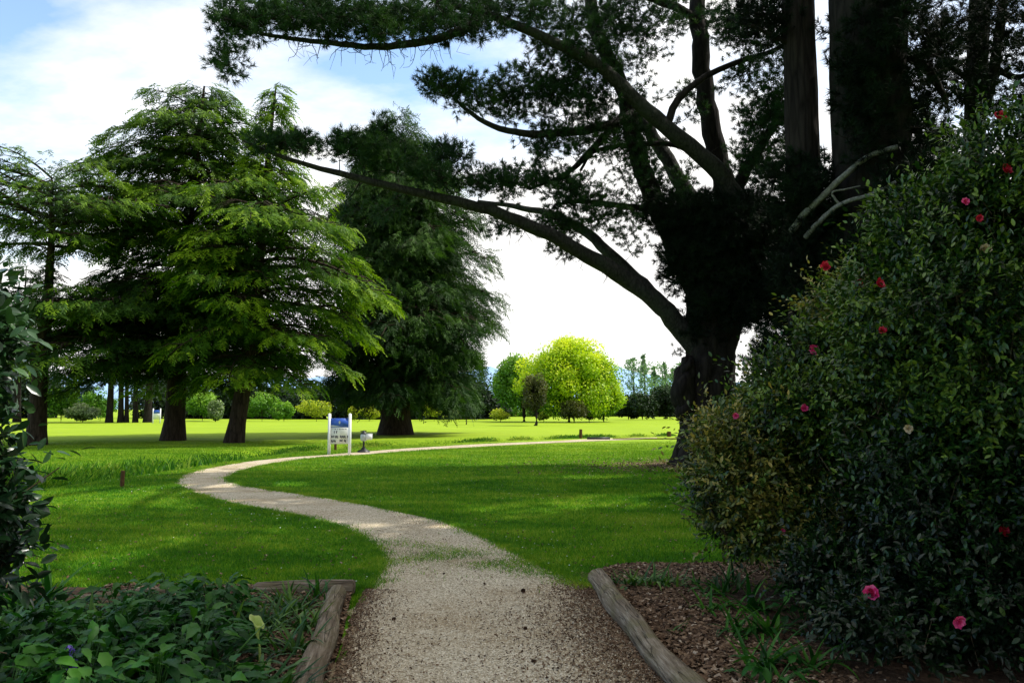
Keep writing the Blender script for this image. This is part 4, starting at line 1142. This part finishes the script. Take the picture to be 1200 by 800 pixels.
right_tree('pine_tree', 'straight grey barked pine trunk in the upper right next to the thicker dark one', 952, 18.6, 52, 34, 0, .0,
           [(900, 20, 40, 40, 18.6, 1, 30), (960, 250, 46, 60, 18, .9, 100), (950, 330, 44, 50, 18.2, 1, 50), (1010, 330, 60, 60, 18, 1.2, 90), (925, 215, 24, 40, 18.4, .8, 30), (985, 40, 20, 30, 18.2, .7, 4), (925, 410, 40, 24, 18.4, 1, 22)],
           [([(952, 70, 18.6), (920, 50, 18.5), (880, 30, 18.3)], 4, 2), ([(950, 230, 18.6), (975, 300, 18.2), (1010, 340, 18)], 6, 2), ([(950, 250, 18.6), (935, 320, 18.3), (925, 400, 18.2)], 6, 2)],
           M['bark_deep'], M['pine_dark'], dead=[([(928, 270, 18.), (942, 252, 17.6), (962, 232, 17.2), (990, 205, 16.9), (1020, 182, 16.7), (1052, 172, 16.5)], 4.6, 3.2),
                                                 ([(944, 278, 17.6), (960, 260, 17.2), (984, 240, 16.9), (1020, 228, 16.6), (1050, 213, 16.4)], 3.4, 2.2), ([(984, 240, 16.9), (975, 226, 16.9), (990, 222, 16.8), (1008, 218, 16.8)], 1.6, .8)])
right_tree('pine_tree', 'very thick blackish pine trunk at the upper right behind the camellia', 1030, 17.6, 100, 84, 0, .2,
           [(1085, 90, 30, 90, 17.2, 1, 46), (1080, 220, 60, 50, 16.8, 1, 80), (1010, 110, 30, 120, 16.7, .3, 40), (1045, 20, 40, 40, 16.8, 1, 40), (1060, 300, 80, 50, 16.6, 1, 120), (1120, 280, 70, 60, 16, 1, 110), (1030, 390, 90, 60, 16.6, 1.2, 130)],
           [([(1050, 60, 17.4), (1085, 80, 17.), (1110, 120, 16.8)], 8, 3), ([(1060, 200, 17.2), (1110, 220, 16.8), (1140, 270, 16.4)], 8, 3), ([(1030, 300, 17.2), (1040, 360, 16.8), (1060, 420, 16.4)], 8, 3)],
           M['bark_pine'], M['pine_dark'])
right_tree('pine_tree', 'leaning pine with open branches and sky gaps at the upper right edge', 1125, 20, 30, 22, 0, 1.6,
           [(1115, 40, 46, 46, 18.5, 1.4, 30), (1160, 16, 56, 34, 18.5, 1.4, 30), (1130, 110, 46, 36, 18.5, 1.3, 26), (1190, 70, 40, 46, 18.5, 1.4, 22), (1195, 130, 36, 26, 18.5, 1.2, 10), (1100, 170, 36, 24, 18.5, 1, 14), (1240, 60, 50, 80, 18.5, 1.5, 50), (1060, 150, 40, 40, 18.8, 1, 26)],
           [([(1118, 260, 19.5), (1135, 180, 19), (1158, 110, 18.7), (1168, 60, 18.6), (1178, -20, 18.5)], 9, 5), ([(1158, 110, 18.7), (1130, 90, 18.6), (1105, 70, 18.6), (1090, 40, 18.6)], 4, 2), ([(1165, 80, 18.7), (1195, 90, 18.6), (1230, 70, 18.6)], 4, 2),
            ([(1130, 200, 19), (1100, 170, 18.8), (1060, 150, 18.8)], 4, 2)],
           M['bark_pine'], M['pine_dark'], s=1.0)

# unseen trees added right of and behind the viewer to shade the foreground
def shade_tree(x, y, H, rx, rz_, n, label, cz=None):
    e = empty('unseen_shade_tree', (x, y, 0), label, 'tree'); T = Acc(); A = Acc()
    b = np.array([x, y, 0.]); c = np.array([x, y, cz or H - rz_])
    tube(T, catmull([b, b + [.1, 0, H * .4], c + [0, 0, rz_ * .3]], 10), np.linspace(.45, .12, 10), 10, .5, .05)
    lc = crown_leaves(A, c, (rx, rx, rz_), n, .42, 40, lowcut=-.95)
    for q in lc[:24]:
        s0 = b + [0, 0, c[2] - rz_ * .6]; tube(T, catmull([s0, (s0 + q) / 2 - [0, 0, .3], q], 5), np.linspace(.14, .03, 5), 5, .5, cap=False)
    T.build('trunk', M['bark_cedar'], e, smooth=True); A.build('crown', M['darkbush'], e)
shade_tree(12.5, 9.0, 17, 6.3, 4.4, 30000, 'tall evergreen tree added unseen outside the right edge to shade the foreground')
shade_tree(7.6, .6, 11, 3.6, 2.8, 14000, 'smaller evergreen tree added unseen right of the viewpoint to shade the right bed')
shade_tree(7.0, -7.5, 12, 5, 4.0, 9000, 'evergreen tree added unseen behind the viewpoint to block sky light')

# dark shrubs filling the view under the right hand trees
for a in [(4.9, 13.6, 1.9, 2.0, 'dark evergreen shrub behind the bronze leaved camellia'), (7.6, 12.0, 2.2, 3.2, 'taller dark evergreen shrub behind the large camellia'), (10.8, 16.5, 3.0, 3.4, 'wide dark evergreen shrub beneath the thick pine trunk'), (12.5, 22, 3.4, 3.6, 'wide dark evergreen shrub right of the big pine base')]:
    e = empty('shrub', (a[0], a[1], 0), a[4], 'shrub'); A = Acc(); T = Acc()
    lc = crown_leaves(A, (a[0], a[1], a[3] / 2), (a[2], a[2] * .8, a[3] / 2 + .1), 11000, .13, 34, lowcut=-1)
    for q in lc[:10]: tube(T, catmull([np.array([a[0], a[1], 0.]), (np.array([a[0], a[1], 0]) + q) / 2, q], 5), np.linspace(.05, .015, 5), 5, .5, cap=False)
    T.build('stems', M['stem'], e); A.build('foliage', M['darkbush'], e)

# ------------------------------------------------------------------ camellias
def ellipsoid_field(lobes):
    L_ = np.array(lobes, float)
    def f(p):
        d = ((p[:, None] - L_[None, :, :3]) / L_[None, :, 3:6])
        return np.min(np.linalg.norm(d, axis=2), axis=1)
    return L_, f

def camellia(name, label, base, lobes, n_shoots, mats, leaf=.062, inner=.55, bark_=None, stems=30, ymax=None, per=9, crown='foliage', bare=0, rb=0., low=1., bz=.75):
    e = empty(name, base, label, 'shrub')
    sub = []
    for (x, y, z, a, b_, c_) in lobes:
        sub.append((x, y, z, a * .72, b_ * .72, c_ * .72))
        m = int(9 + 9 * a)
        for v in rand_dir(m):
            q = rng.uniform(.34, .50) * min(a, c_) 
            sub.append((x + v[0] * a * .72, y + v[1] * b_ * .72, z + v[2] * c_ * .72, q, q, q * .8))
    L_, f = ellipsoid_field(sub)
    wts = (L_[:, 3] * L_[:, 5])**.75; wts = wts / wts.sum()
    k = rng.choice(len(L_), n_shoots * 3, p=wts)
    d = rand_dir(len(k)); d[:, 1] -= .25; d = nrm(d)
    rr = rng.uniform(inner, 1.06, len(k))
    pos = L_[k, :3] + d * L_[k, 3:6] * rr[:, None]
    # hollows: drop shoots where a low frequency pattern is weak
    ff = f(pos); pat = np.sin(pos[:, 0] * 4.1 + pos[:, 2] * 2.2) * np.sin(pos[:, 2] * 4.7 - pos[:, 1] * 2.7) + np.sin(pos[:, 0] * 9 + pos[:, 1] * 7) * .4
    ok = (ff > inner * .8) & (pos[:, 2] > .12) & (pat + rng.normal(size=len(k)) * .5 > -.35)
    if ymax: ok &= pos[:, 1] < ymax
    pos, d, rr, k = pos[ok][:n_shoots], d[ok][:n_shoots], rr[ok][:n_shoots], k[ok][:n_shoots]
    n = len(pos)
    sd = nrm(d * .8 + [0, 0, .45] + rng.normal(size=(n, 3)) * .35)
    ln = rng.uniform(.12, .24, n); ln[rng.uniform(0, 1, n) < .12] *= 2.2
    A = [Acc() for _ in mats]; T = Acc()
    grp = (np.sin(pos[:, 0] * 3 + pos[:, 2] * 2.) + rng.normal(size=n) * .7 > bz).astype(int) if len(mats) > 1 else np.zeros(n, int)
    for j in range(per):
        t_ = (j + .5) / per
        a = j * 2.4 + rng.uniform(0, 6, n)
        Fm = frames(sd)
        side = Fm[:, :, 0] * np.cos(a)[:, None] + Fm[:, :, 2] * np.sin(a)[:, None]
        lp = pos + sd * (ln * t_)[:, None]
        ld = nrm(side * (1.1 - .6 * t_) + sd * (.35 + .6 * t_) + [0, 0, -.15] + rng.normal(size=(n, 3)) * .15)
        upv = nrm(sd + np.array([0, 0, .8]) + rng.normal(size=(n, 3)) * .3)
        R = frames(ld, upv)
        r = np.clip(.15 + .45 * (rr - inner) / (1 - inner) + .25 * t_ * (rng.uniform(0, 1, n) > .5) + rng.normal(size=n) * .16 + rb - low * np.clip((1.7 - pos[:, 2]) * .42, 0, .62), 0, 1)  # leaves darken toward the ground: shade put into their colour
        s = leaf * rng.uniform(.7, 1.25, n)
        for gi in range(len(mats)):
            q = grp == gi
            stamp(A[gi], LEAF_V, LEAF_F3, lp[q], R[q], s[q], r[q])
    # shoots as thin sticks and the main stems
    q = rng.choice(n, min(n, 2600), replace=False)
    b0 = pos[q] - sd[q] * .12; x0 = pos[q] + sd[q] * ln[q][:, None]
    w = np.array([.0025, 0, 0])
    V = np.stack([b0 - w, b0 + w, x0], 1).reshape(-1, 3); T.add(V, np.arange(len(V)).reshape(-1, 3))
    bs = np.array(base, float)
    for i in range(stems):
        tgt = pos[rng.integers(0, n)]
        b1 = bs + [rng.normal() * .15, rng.normal() * .15, 0]
        mid = b1 + (tgt - b1) * .5 + rng.normal(size=3) * .14 + [0, 0, .15]
        Lc = catmull([b1, mid, tgt], 12); tube(T, Lc, np.linspace(.02, .005, 12), 5, .5, .05, cap=False)
        for _ in range(4):
            p0 = Lc[rng.integers(4, 11)]; t2 = p0 + nrm(tgt - b1 + rng.normal(size=3) * .8) * rng.uniform(.3, .7)
            tube(T, catmull([p0, (p0 + t2) / 2 + rng.normal(size=3) * .04, t2], 6), np.linspace(.009, .003, 6), 4, .5, cap=False)
    T.build('stems', M['stem'], e, smooth=True)
    for gi, a_ in enumerate(A):
        o = a_.build(crown, M[mats[gi]], e)
        if gi and len(mats) > 1: o['label'] = 'bronze young leaves'
    return e, f

def nearest_surface(f, px, py, Y0, Y1):
    for Y_ in np.arange(Y0, Y1, .03):
        p = P(px, py, Y_)
        if f(p[None])[0] < 1.0: return p
    return P(px, py, (Y0 + Y1) / 2)

def flower(px, py, s, mat, parent, f, Y0, Y1, name='flower', lab=None):
    p = nearest_surface(f, px, py, Y0, Y1)
    p = p + nrm(np.array([0, 0, CAMZ]) - p) * .16
    A = Acc(); ax = nrm(np.array([rng.normal() * .5, -1, rng.uniform(-.2, .6)]))
    Fm = frames(ax[None])[0]
    tv = np.array([[0, 0, 0], [.28, .35, .08], [.36, .75, .22], [0, 1.0, .34], [-.36, .75, .22], [-.28, .35, .08], [0, .55, .05]])
    tf = np.array([[0, 1, 6], [1, 2, 6], [2, 3, 6], [3, 4, 6], [4, 5, 6], [5, 0, 6]])
    for ring, (k, tilt, sc_) in enumerate([(7, 1.35, 1.0), (7, 1.0, .85), (6, .65, .68), (5, .3, .5)]):
        for i in range(k):
            a = i / k * 2 * PI + ring * .45 + rng.normal() * .1
            rad = Fm[:, 0] * math.cos(a) + Fm[:, 2] * math.sin(a); tl = tilt + rng.normal() * .1
            d = rad * math.sin(tl) + ax * math.cos(tl)
            R = frames(d[None], ax[None])
            stamp(A, tv, tf, p[None] , R, [s * sc_], rng.uniform(.1, .9))
    o = A.build(name, M[mat], parent, smooth=False)
    if lab: o['label'] = lab

# low bronze leaved camellia nearest the path
baseB = (2.75, 6.9, 0)
def lobe(px, py, Y_, rx, ry, rz_): 
    p = P(px, py, Y_); return (p[0], p[1], p[2], rx, ry, rz_)
lobesB = [lobe(900, 555, 6.9, .60, .62, .52), lobe(875, 600, 6.9, .40, .5, .34), lobe(960, 490, 6.9, .56, .6, .50), lobe(990, 375, 6.9, .30, .4, .54), lobe(1000, 580, 6.8, .7, .7, .8),
          lobe(880, 520, 6.9, .40, .4, .34), lobe(925, 455, 7.0, .30, .4, .30), lobe(1045, 440, 6.8, .6, .6, .8)]
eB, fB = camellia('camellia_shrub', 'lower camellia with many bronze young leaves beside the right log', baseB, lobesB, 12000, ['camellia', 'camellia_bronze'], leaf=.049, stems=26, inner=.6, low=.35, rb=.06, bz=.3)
lobesA = [lobe(1150, 330, 6.0, .85, .8, .75), lobe(1190, 230, 6.0, .62, .7, .62), lobe(1090, 300, 6.1, .45, .55, .52), lobe(1100, 430, 5.8, .85, .8, .8), lobe(1180, 560, 5.6, .95, .8, 1.0), lobe(1080, 640, 5.6, .62, .6, .60),
          lobe(1240, 400, 5.8, .8, .8, 1.3), lobe(1060, 725, 5.0, .45, .5, .30), lobe(1180, 715, 5.0, .6, .5, .42), lobe(990, 690, 5.6, .36, .4, .26), lobe(1050, 345, 6.2, .36, .45, .42), lobe(1120, 240, 6.2, .28, .4, .30)]
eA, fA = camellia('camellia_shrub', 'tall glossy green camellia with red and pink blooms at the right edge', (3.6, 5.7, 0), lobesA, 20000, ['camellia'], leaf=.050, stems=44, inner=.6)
for (px, py, s, m_) in [(968, 313, .055, 'red'), (1003, 333, .060, 'red'), (1029, 333, .05, 'red'), (992, 378, .042, 'pink'), (956, 409, .055, 'pink'), (942, 478, .036, 'pink'), (862, 487, .03, 'pink'), (1034, 388, .035, 'red'), (916, 622, .03, 'pink')]:
    if px < 1010: flower(px, py, s, m_, eB, fB, 5, 8.5)
    else: flower(px, py, s, m_, eA, fA, 4, 8)
for (px, py, s, m_) in [(1172, 138, .055, 'red'), (1178, 200, .05, 'red'), (1131, 237, .032, 'pink'), (1147, 256, .03, 'red'), (1155, 293, .045, 'cream'), (1065, 502, .035, 'cream'), (1021, 694, .05, 'pink'), (1122, 727, .045, 'pink'), (1176, 622, .04, 'red')]:
    flower(px, py, s, m_, eA, fA, 3.5, 8, lab='faded cream bloom' if m_ == 'cream' else None)

# glossy shrub at the left edge
lobesL = [lobe(-24, 430, 4.4, .15, .3, .34), lobe(-36, 520, 4.3, .20, .3, .45), lobe(-42, 600, 4.3, .19, .3, .30), lobe(-40, 670, 4.4, .2, .3, .2), lobe(-60, 400, 4.4, .22, .3, .32), lobe(-100, 520, 4.3, .34, .4, .8)]
camellia('glossy_shrub', 'dark glossy leaved shrub at the left edge of the picture', (-3.1, 4.4, 0), lobesL, 2900, ['ivy'], leaf=.088, stems=10, inner=.35, per=6)

# ------------------------------------------------------------------ bed plants
def big_leaf_template(seed):
    r = np.random.default_rng(seed); n = 9; V = []; 
    for i in range(n):
        y = i / (n - 1); w = .23 * math.sin(min(1, y * 1.25 + .10) * PI * .8)**.8 * (1 - y**3) + .01
        for sx in (-1, -.5, 0, .5, 1):
            V.append([sx * w * (1 + .18 * math.sin(y * 19 + seed) * abs(sx)), y, .10 * abs(sx) * w * 4 * .5 + .035 * math.sin(y * 16 + sx * 2 + seed) * abs(sx) - .32 * y * y])
    Fc = [[i * 5 + j, i * 5 + j + 1, i * 5 + j + 6, i * 5 + j + 5] for i in range(n - 1) for j in range(4)]
    return np.array(V), np.array(Fc)
BIGL = [big_leaf_template(i) for i in range(4)]
def strap_template(seed, arch):
    n = 8; V = []
    for i in range(n):
        t_ = i / (n - 1); w = .040 * (1 - t_**3) + .002
        y = math.sin(t_ * arch) / max(arch, .1); z = (1 - math.cos(t_ * arch)) / arch
        V += [[-w, y, -z + .004], [0, y, -z - w * .4 + .004], [w, y, -z + .004]]
    Fc = [[i * 3 + j, i * 3 + j + 1, i * 3 + j + 4, i * 3 + j + 3] for i in range(n - 1) for j in range(2)]
    return np.array(V), np.array(Fc)
STRAP = [strap_template(i, a) for i, a in enumerate((.5, 1.1, 1.7, 2.3))]

def leaf_clump(px, py, h, r, n, leaf, label, mat='broad', group='broad leaved plants in the left bed'):
    x, y = G(px, py); e = empty('leafy_plant', (x, y, 0), label, 'plant', group); A = Acc(); T = Acc()
    b = np.array([x, y, .0])
    a = rng.uniform(0, 2 * PI, n); rr = r * np.sqrt(rng.uniform(.02, 1, n)); hh = h * (1 - .55 * (rr / r)**2) * rng.uniform(.55, 1.05, n)
    pos = b + np.stack([np.cos(a) * rr, np.sin(a) * rr, hh], -1)
    d = np.stack([np.cos(a), np.sin(a), rng.uniform(-.3, .35, n)], -1) + rng.normal(size=(n, 3)) * .3
    stamp_var(A, BIGL, pos, frames(d, roll=rng.normal(size=n) * .3), leaf * rng.uniform(.65, 1.2, n), np.clip(hh / h * .7 + rng.normal(size=n) * .15, 0, 1))
    for p in pos[: min(n, 60)]:
        tube(T, catmull([b + (p - b) * [.15, .15, 0], b + (p - b) * [.55, .55, .6], p], 5), np.linspace(.005, .003, 5), 3, .5, cap=False)
    T.build('stalks', M['strap'], e); A.build('leaves', M[mat], e, smooth=True)
    return e
def strap_clump(px, py, h, n, label, spread=.9, mat='strap', group='strappy leaved plants'):
    x, y = G(px, py); A = Acc()
    a = rng.uniform(0, 2 * PI, n)
    pos = np.stack([x + rng.normal(size=n) * .05, y + rng.normal(size=n) * .05, np.full(n, 0.0)], -1)
    d = np.stack([np.cos(a) * spread * rng.uniform(.2, 1, n), np.sin(a) * spread * rng.uniform(.2, 1, n), rng.uniform(.8, 1.3, n)], -1)
    up = np.stack([-np.cos(a), -np.sin(a), np.full(n, .2)], -1)
    stamp_var(A, STRAP, pos, frames(d, up), h * rng.uniform(.7, 1.25, n), rng.uniform(0, 1, n))
    return tag(A.build('strap_leaf_plant', M[mat], smooth=True, loc=(x, y, 0)), label, 'plant', group)

L_same = 'broad dark green leafy plant crowded into the left bed'
for i, (px, py, h, r, n, lf) in enumerate([(205, 742, .36, .34, 60, .17), (250, 748, .36, .30, 55, .17), (165, 775, .36, .36, 60, .17), (225, 800, .34, .34, 60, .17), (120, 800, .36, .38, 60, .18), (60, 790, .34, .36, 55, .18),
                                           (10, 790, .34, .36, 50, .18), (180, 850, .30, .34, 55, .16), (235, 770, .26, .24, 40, .15), (90, 850, .34, .36, 55, .17), (0, 860, .34, .36, 50, .17), (265, 850, .24, .26, 44, .15), (140, 745, .30, .28, 44, .16)]):
    leaf_clump(px, py, h * 1.25, r, int(n * 2.4), lf * .78, L_same)
SL = 'dark strappy leaved plant massed below the glossy shrub at left'
for (px, py, h, n) in [(20, 735, .50, 60), (62, 728, .48, 60), (-30, 730, .5, 50), (100, 740, .36, 40), (40, 760, .45, 50), (80, 768, .36, 40)]:
    strap_clump(px, py, h, n, SL, 1.1, 'broad', 'dark strappy plants at the left')
S2 = 'thin leaved bulb plant among the stems by the left log'
for (px, py, h, n) in [(345, 722, .26, 26), (320, 740, .28, 26), (360, 742, .24, 24), (300, 765, .30, 24), (345, 770, .26, 22), (330, 712, .22, 18), (275, 800, .3, 10), (375, 712, .2, 16), (310, 820, .3, 20), (335, 830, .25, 18), (280, 735, .28, 20)]:
    strap_clump(px, py, h * 1.1, int(n * 1.8), S2, .9, 'strap', 'bulb plants beside the left log')
for (px, py, h, n) in [(150, 785, .46, 30), (60, 800, .5, 36), (245, 815, .42, 26), (195, 765, .42, 22), (0, 775, .5, 40), (120, 760, .42, 26), (270, 760, .36, 24)]:
    strap_clump(px, py, h, n, 'mid green strappy plant rising through the leafy plants of the left bed', .8, 'strap', 'strappy plants among the leafy ones')
strap_clump(372, 704, .30, 12, 'upright dark bladed plant at the meeting of the two left logs', .35, 'broad', None)
strap_clump(232, 712, .34, 10, 'few upright dark blades rising behind the leafy plants', .4, 'broad', None)
S3 = 'pale edged strappy plant in the clump at the head of the right log'
for (px, py, h, n) in [(742, 690, .26, 46), (762, 688, .26, 46), (784, 690, .24, 44), (725, 690, .18, 26)]:
    strap_clump(px, py, h, n, S3, 1.1, 'strap', 'strappy plants at the head of the right log')
S4 = 'dark green strappy plant in the bark bed beneath the camellia'
for (px, py, h, n) in [(850, 700, .34, 34), (880, 720, .36, 34), (830, 722, .26, 20), (900, 750, .36, 30), (860, 748, .30, 26), (815, 690, .2, 16), (925, 700, .34, 30), (890, 790, .34, 30), (950, 790, .34, 26), (860, 690, .26, 20)]:
    strap_clump(px, py, h, n, S4, 1.0, 'broad', 'strappy plants beneath the camellia')
strap_clump(795, 745, .16, 9, 'small sparse bladed plant alone in the bark beside the right log', .8, 'strap', None)
for (px, py, h, n, lb) in [(905, 810, .22, 26, 'low pale green weed in the bark at the bottom edge'), (768, 706, .05, 12, 'tiny bright green weed in the bark near the log head'), (945, 735, .30, 26, 'broad leaved plant in the shadow beneath the camellia')]:
    leaf_clump(px, py, h, h * .9, n, h * .5, lb, 'broad' if h > .1 else 'weeds', None)

# arum lily bloom
def lily():
    x, y = G(303, 800); p = np.array([x, y, 0.]); top = P(302, 732, y)
    e = empty('arum_lily', (x, y, 0), 'single pale green arum lily bloom among the dark leaves of the left bed', 'flower')
    T = Acc(); tube(T, catmull([p, (p + top) / 2 + [.01, 0, 0], top - [0, 0, .05]], 8), np.linspace(.008, .007, 8), 7, cap=True)
    T.build('stalk', M['lily'], e, smooth=True)
    A = Acc(); n, m = 10, 22; V = []
    for i in range(n):
        t_ = i / (n - 1)
        for j in range(m):
            a = j / m * 2 * PI + .0
            fl = .010 + .030 * t_**2.0 * (1 + .5 * max(0, math.cos(a - 2.6)))
            V.append(top + np.array([math.cos(a) * fl, math.sin(a) * fl * .8, -.06 + .11 * t_ + .035 * t_**2 * math.cos(a - 2.6) - .03 * t_**6 + .006 * math.sin(a * 5) * t_**3]))
    Fc = [[i * m + j, i * m + (j + 1) % m, (i + 1) * m + (j + 1) % m, (i + 1) * m + j] for i in range(n - 1) for j in range(m)]
    A.add(np.array(V), np.array(Fc)); A.build('bloom', M['lily'], e, smooth=True)
lily()
def bluebell():
    x, y = G(82, 835); e = empty('bluebell', (x, y, 0), 'small violet bluebell spike in the bottom left corner', 'flower')
    top = P(84, 762, y - .1); T = Acc(); tube(T, catmull([[x, y, 0], [(x + top[0]) / 2, y - .08, top[2] * .6], top], 8), .004, 5); T.build('stalk', M['strap'], e)
    A = Acc(); tv, tf = DIAM
    for k in range(12):
        c = top + np.array([rng.normal() * .02, rng.normal() * .02, -.012 * k + .03])
        dd = nrm(np.stack([rng.normal(size=6), rng.normal(size=6), -np.ones(6)], -1)); stamp(A, tv, tf, np.repeat(c[None], 6, 0), frames(dd), np.full(6, .028), rng.uniform(0, 1, 6))
    A.build('bloom', M['violet'], e)
bluebell()

# ------------------------------------------------------------------ light
SUN = nrm(np.array([.60, .12, .79]))
elev = math.asin(SUN[2]); azm = math.atan2(SUN[0], SUN[1])
sd = bpy.data.lights.new('sun', 'SUN'); sd.energy = 5.0; sd.angle = math.radians(.55); sd.color = (1, .955, .86)
so = bpy.data.objects.new('sun', sd); COL.objects.link(so)
from mathutils import Vector
so.rotation_euler = Vector((-SUN[0], -SUN[1], -SUN[2])).to_track_quat('-Z', 'Y').to_euler()
so.location = (20, 0, 40)

w = bpy.data.worlds.new('World'); sc.world = w; w.use_nodes = True
nt = w.node_tree; nt.nodes.clear()
out = nt.nodes.new('ShaderNodeOutputWorld'); bg = nt.nodes.new('ShaderNodeBackground')
sky = nt.nodes.new('ShaderNodeTexSky'); sky.sky_type = 'NISHITA'; sky.sun_disc = False
sky.sun_elevation = elev; sky.sun_rotation = azm; sky.air_density = 1.0; sky.dust_density = .6; sky.ozone_density = 1.5
tc = nt.nodes.new('ShaderNodeTexCoord').outputs['Generated']
sp = nt.nodes.new('ShaderNodeSeparateXYZ'); L(nt, tc, sp.inputs[0])
den = mathn(nt, 'ADD', mathn(nt, 'MAXIMUM', sp.outputs[2], 0), .22)
cx_ = mathn(nt, 'DIVIDE', sp.outputs[0], den); cy_ = mathn(nt, 'DIVIDE', sp.outputs[1], den)
cb = nt.nodes.new('ShaderNodeCombineXYZ'); L(nt, cx_, cb.inputs[0]); L(nt, cy_, cb.inputs[1])
cl = noise(nt, 1.3, 7, .58, mapped(nt, cb.outputs[0], (1, 1.5, 1), (0, 0, .6)))
low = mathn(nt, 'MULTIPLY', mathn(nt, 'SUBTRACT', .335, sp.outputs[2]), 6.0)
low = mathn(nt, 'MAXIMUM', low, mathn(nt, 'MULTIPLY', mathn(nt, 'SUBTRACT', sp.outputs[2], .52), 3.0))
lft = mathn(nt, 'MULTIPLY', mathn(nt, 'ADD', sp.outputs[0], .36), 3.0)
fac = mathn(nt, 'ADD', mathn(nt, 'ADD', low, mathn(nt, 'MULTIPLY', mathn(nt, 'SUBTRACT', cl, .5), 4.6)), mathn(nt, 'MINIMUM', lft, .32))
fac = mathn(nt, 'ADD', fac, .38, clamp=True)
back = mathn(nt, 'MULTIPLY_ADD', sp.outputs[1], 1.2, .55, clamp=True)
back = mathn(nt, 'MAXIMUM', back, .35)
cloud = mixc(nt, back, (4.3, 4.2, 4.0), (8.9, 8.8, 8.6))
skyc = mixc(nt, 1.0, sky.outputs[0], (2.1, 2.1, 2.0), 'MULTIPLY')
col = mixc(nt, fac, skyc, cloud)
L(nt, col, bg.inputs[0]); bg.inputs[1].default_value = .15
L(nt, bg.outputs[0], out.inputs[0])

sc.view_settings.view_transform = 'Standard'
sc.view_settings.look = 'None'
sc.view_settings.exposure = 0
sc.view_settings.gamma = 1
sc.cycles.use_denoising = True
sc.cycles.max_bounces = 7
sc.cycles.diffuse_bounces = 3
sc.cycles.glossy_bounces = 2
sc.cycles.transmission_bounces = 4
sc.cycles.sample_clamp_indirect = 4
